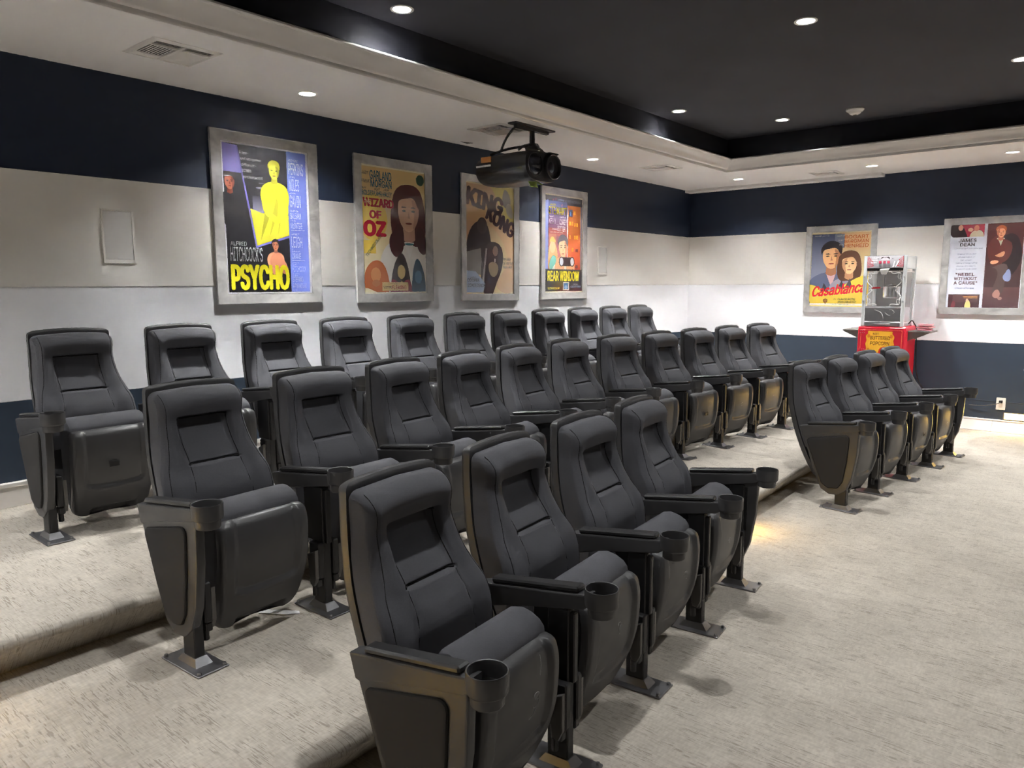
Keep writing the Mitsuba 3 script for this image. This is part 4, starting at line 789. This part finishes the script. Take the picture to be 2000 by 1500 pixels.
p.blob([(.42, .66), (.46, .84), (.54, .84), (.58, .66)], '#d9d4d8'); p.ell(.30, .76, .014, .014, '#4a4448'); p.ell(.70, .76, .014, .014, '#4a4448'); p.poly([(.70, .05), (.74, .55), (.78, .55), (.75, .05)], '#f6f6fa'); p.poly([(.78, .05), (.84, .6), (.9, .6), (.8, .05)], '#e8e6ea')
m, col = p.mesh(); m.apply_translation([pw/2, ph/2, 0]); tl = math.atan2(.008, ph); m.apply_transform(trimesh.transformations.rotation_matrix(np.pi/2-tl, [1, 0, 0])); m.apply_translation([mx0+.035, myf-.0052, zz(.829)]); add(f'{k}__header_panel__artwork', m, 'm_print', color=col)
for q in (.36, .475, .59): add(f'{k}__switch', cbox([mx0+.035+pw*q-.012, myf-.012, zz(.888)], [mx0+.035+pw*q+.014, myf+.002, zz(.925)], .004), 'm_switch')
add(f'{k}__vent_strip', cbox([mx0+.034, myf+.004, zz(.785)], [mx1-.034, myf+.02, zz(.822)], .002), 'm_plastic_dark')
add(f'{k}__latch', cat_([hull([(mx0+.17, myf-.006, zz(.815)), (mx0+.265, myf-.006, zz(.823)), (mx0+.17, myf-.03, zz(.80)), (mx0+.265, myf-.03, zz(.81)), (mx0+.19, myf-.02, zz(.735)), (mx0+.235, myf-.02, zz(.735)), (mx0+.19, myf-.006, zz(.74)), (mx0+.235, myf-.006, zz(.74))])]), 'm_paper')
gz0, gz1 = zz(.285), zz(.785)
for x0, x1 in ((mx0+.036, mx0+W/2-.002), (mx0+W/2+.002, mx1-.036)):
    add(f'{k}__door', trimesh.Trimesh([(x0, myf+.008, gz0), (x1, myf+.008, gz0), (x1, myf+.008, gz1), (x0, myf+.008, gz1)], [[0, 1, 2], [0, 2, 3]], process=False), 'm_glass')
for x in (mx0+.012, mx1-.014): add(f'{k}__side_glass', trimesh.Trimesh([(x, myf+.03, zz(.06)), (x, myb-.03, zz(.06)), (x, myb-.03, gz1), (x, myf+.03, gz1)], [[0, 1, 2], [0, 2, 3]], process=False), 'm_glass')
b_ = sbox(myf+.045, zz(.075), myb-.045, gz1-.02); b_ = b_.buffer(.02).difference(b_.buffer(.006))
m = ext(b_, 0, .002); m.apply_transform(np.array([[0, 0, 1, mx1-.013], [1, 0, 0, 0], [0, 1, 0, 0], [0, 0, 0, 1.]])); add(f'{k}__side_border', m, 'm_paper')
add(f'{k}__back_panel', cbox([mx0+.03, myb-.012, zz(.27)], [mx1-.03, myb-.004, gz1], .002), 'm_steel')
add(f'{k}__front_rail', cbox([mx0+.034, myf+.002, zz(.262)], [mx1-.034, myf+.02, zz(.288)], .003), 'm_chrome')
for sx in (0, 1):
    for sz in (0, 1):
        bx_ = mx0+.046 if sx == 0 else mx1-.046; bz = gz0+.012 if sz == 0 else gz1-.012; dx, dz = (1 if sx == 0 else -1), (1 if sz == 0 else -1); y = myf+.004
        c = tube([(bx_+dx*a*W, y, bz+dz*b*(gz1-gz0)) for a, b in spline([(.24, .0), (.13, .035), (.03, .03), (.02, .16), (.0, .26), (.05, .34), (.10, .40)], 26)], .0055, 6)
        d = tube([(bx_+dx*a*W, y, bz+dz*b*(gz1-gz0)) for a, b in spline([(.03, .03), (.08, .09), (.06, .18), (.02, .16)], 14)], .004, 6)
        e = tube([(bx_+dx*a*W, y, bz+dz*b*(gz1-gz0)) for a, b in spline([(.10, .40), (.12, .43), (.085, .45), (.06, .42)], 10)], .0045, 6)
        add(f'{k}__scroll', c, 'm_paper', smooth=50); add(f'{k}__scroll__curl', d, 'm_paper'); add(f'{k}__scroll__curl', e, 'm_paper')
for x in (mx0+.018, mx1-.018):
    for t in (.70, .355): add(f'{k}__knob', lathe([(0, -.012), (.011, -.010), (.013, 0), (.011, .010), (0, .012)], 16).apply_transform(trimesh.transformations.rotation_matrix(np.pi/2, [1, 0, 0])).apply_translation([x, myf-.006, zz(t)]), 'm_chrome', smooth=40)
add(f'{k}__kettle', lathe([(0, 0), (.075, 0), (.085, .012), (.088, .12), (.092, .126), (.0, .126)], 32, (mx0+W*.56, -.36, zz(.40))), 'm_chrome', smooth=35)
for a in (-.085, .085): add(f'{k}__kettle_hanger', tube([(mx0+W*.56+a, -.36, zz(.56)), (mx0+W*.56+a*.9, -.36, gz1)], .008, 8), 'm_steel')
add(f'{k}__kettle_lid', lathe([(.0, .0), (.086, .0), (.06, .012), (.012, .016), (.012, .03), (0, .034)], 24, (mx0+W*.56, -.36, zz(.57))), 'm_steel', smooth=35)
lb = add(f'{k}__handle', tube([(mx0+W*.30, -.40, zz(.55)), (mx0+W*.14, -.46, zz(.545))], .011, 10), 'm_red'); labels[lb] = {'label': 'red kettle handle'}
add(f'{k}__handle__rod', tube([(mx0+W*.40, -.37, zz(.555)), (mx0+W*.29, -.405, zz(.55))], .005, 8), 'm_chrome')
add(f'{k}__lower_panel', cbox([mx0+.036, myf+.006, zz(.075)], [mx1-.036, myf+.016, zz(.262)], .002), 'm_steel')
for q, pts in enumerate(([(.30, .24), (.42, .215), (.5, .17), (.52, .12)], [(.66, .235), (.74, .23), (.77, .205), (.73, .185)], [(.56, .20), (.62, .17), (.68, .16)])):
    add(f'{k}__foil_crease', tube([(mx0+a*W, myf+.005, zz(b)) for a, b in spline(pts, 12)], np.linspace(.002, .006, 12)*(1-np.linspace(0, .7, 12)), 6), 'm_paper')
add(f'{k}__drawer', cbox([mx0+.036, myf-.002, zz(.004)], [mx1-.036, myf+.012, zz(.066)], .003), 'm_chrome'); add(f'{k}__drawer__pull', cbox([mx0+.12, myf-.014, zz(.03)], [mx1-.13, myf-.002, zz(.042)], .003), 'm_steel')
add(f'{k}__floor_tray', cbox([mx0+.02, myf+.02, mz0], [mx1-.02, myb-.01, zz(.06)], .003), 'm_chrome')
add(f'{k}__power_cord', tube(spline([(2.832, -.40, 1.135), (2.85, -.36, 1.165), (2.856, -.25, 1.13), (2.862, -.162, 1.08), (2.866, -.148, .98), (2.87, -.125, .70), (2.90, -.10, .50), (3.05, -.06, .33)], 60), .0055, 8), 'm_cord', smooth=40)
for i, (dx, dy, rz) in enumerate([(0, 0, .1), (.012, .01, -.07), (.03, .0, .1)]):
    b_ = name('popcorn_bag'); tag(b_, ['pink paper popcorn bag lying lowest on the cart shelf', 'pink popcorn bag between two others on the cart shelf', 'crumpled pink popcorn bag topmost on the cart shelf'][i], 'bag', 'pink popcorn bags on the cart shelf')
    g = trimesh.creation.box(extents=[.13, .22, .014]); g = g.subdivide().subdivide().subdivide(); v = g.vertices.copy(); v[:, 2] += .006*(meshkit.fbm(v*18+i*5, 3)-.5)*1.6*(np.abs(v[:, 2]) > .001); g.vertices = v
    g.apply_transform(trimesh.transformations.rotation_matrix(rz, [0, 0, 1])); g.apply_translation([2.985+dx*.3, -.36+dy, 1.0735+.026*i]); add(f'{b_}__sheet', g, 'm_pink', smooth=40)
    add(f'{b_}__stripe', cbox([2.965+dx*.3, -.42+dy, 1.0835+.026*i], [2.978+dx*.3, -.29+dy, 1.0852+.026*i], .0005), 'm_paper')

# ------------------------------------------------------------------ wall outlet with its plug and lead
k = name('wall_outlet'); tag(k, 'pale wall outlet with a black plug low on the far wall', 'outlet')
add(f'{k}__cover_plate', cbox([3.647, -.007, .222], [3.732, 0, .354], .003), 'm_outlet')
for z in (.313, .263): add(f'{k}__socket', cbox([3.672, -.0085, z-.016], [3.707, -.006, z+.016], .002), 'm_tile')
k = name('power_lead'); tag(k, 'thin power lead running left along the far wall from the outlet', 'cord')
add(f'{k}__plug', cbox([3.674, -.032, .298], [3.706, -.0085, .326], .004), 'm_black')
add(f'{k}__cord', tube(spline([(3.69, -.030, .31), (3.66, -.035, .29), (3.60, -.03, .27), (3.50, -.02, .255), (3.40, -.012, .25)], 24), .004, 8), 'm_bracket', smooth=40)

# ------------------------------------------------------------------ round white table at the right edge, paper scraps on the carpet
k = name('side_table'); tag(k, 'round white table top cut by the right edge of the photo', 'table'); tx, ty = 4.325, -.78
add(f'{k}__top', lathe([(0, .732), (.375, .732), (.385, .738), (.385, .748), (.378, .755), (0, .755)], 56, (tx, ty, 0)), 'm_table', smooth=35)
add(f'{k}__pole', lathe([(.03, .015), (.03, .735)], 20, (tx, ty, 0)), 'm_bracket', smooth=40); add(f'{k}__foot', lathe([(0, 0), (.22, 0), (.22, .008), (.06, .022), (.03, .03), (0, .03)], 36, (tx, ty, 0)), 'm_bracket', smooth=35)
def scrap(pts, z, m, label):
    add_ = add(name('paper_scrap'), hull([(a, b, z+.0015) for a, b in pts]+[(a, b, z+.006) for a, b in pts]), m); tag(add_, label, 'paper scrap')
scrap([(1.93, -7.76), (1.96, -7.78), (2.06, -7.72), (2.10, -7.67), (2.08, -7.66), (1.99, -7.72)], ZB, 'm_paper', 'torn white paper strip on the carpet below the second middle row seat')
scrap([(3.14, -5.83), (3.19, -5.81), (3.20, -5.78), (3.16, -5.785), (3.13, -5.80)], 0, 'm_note', 'small yellow paper scrap on the carpet under the last near front seat')
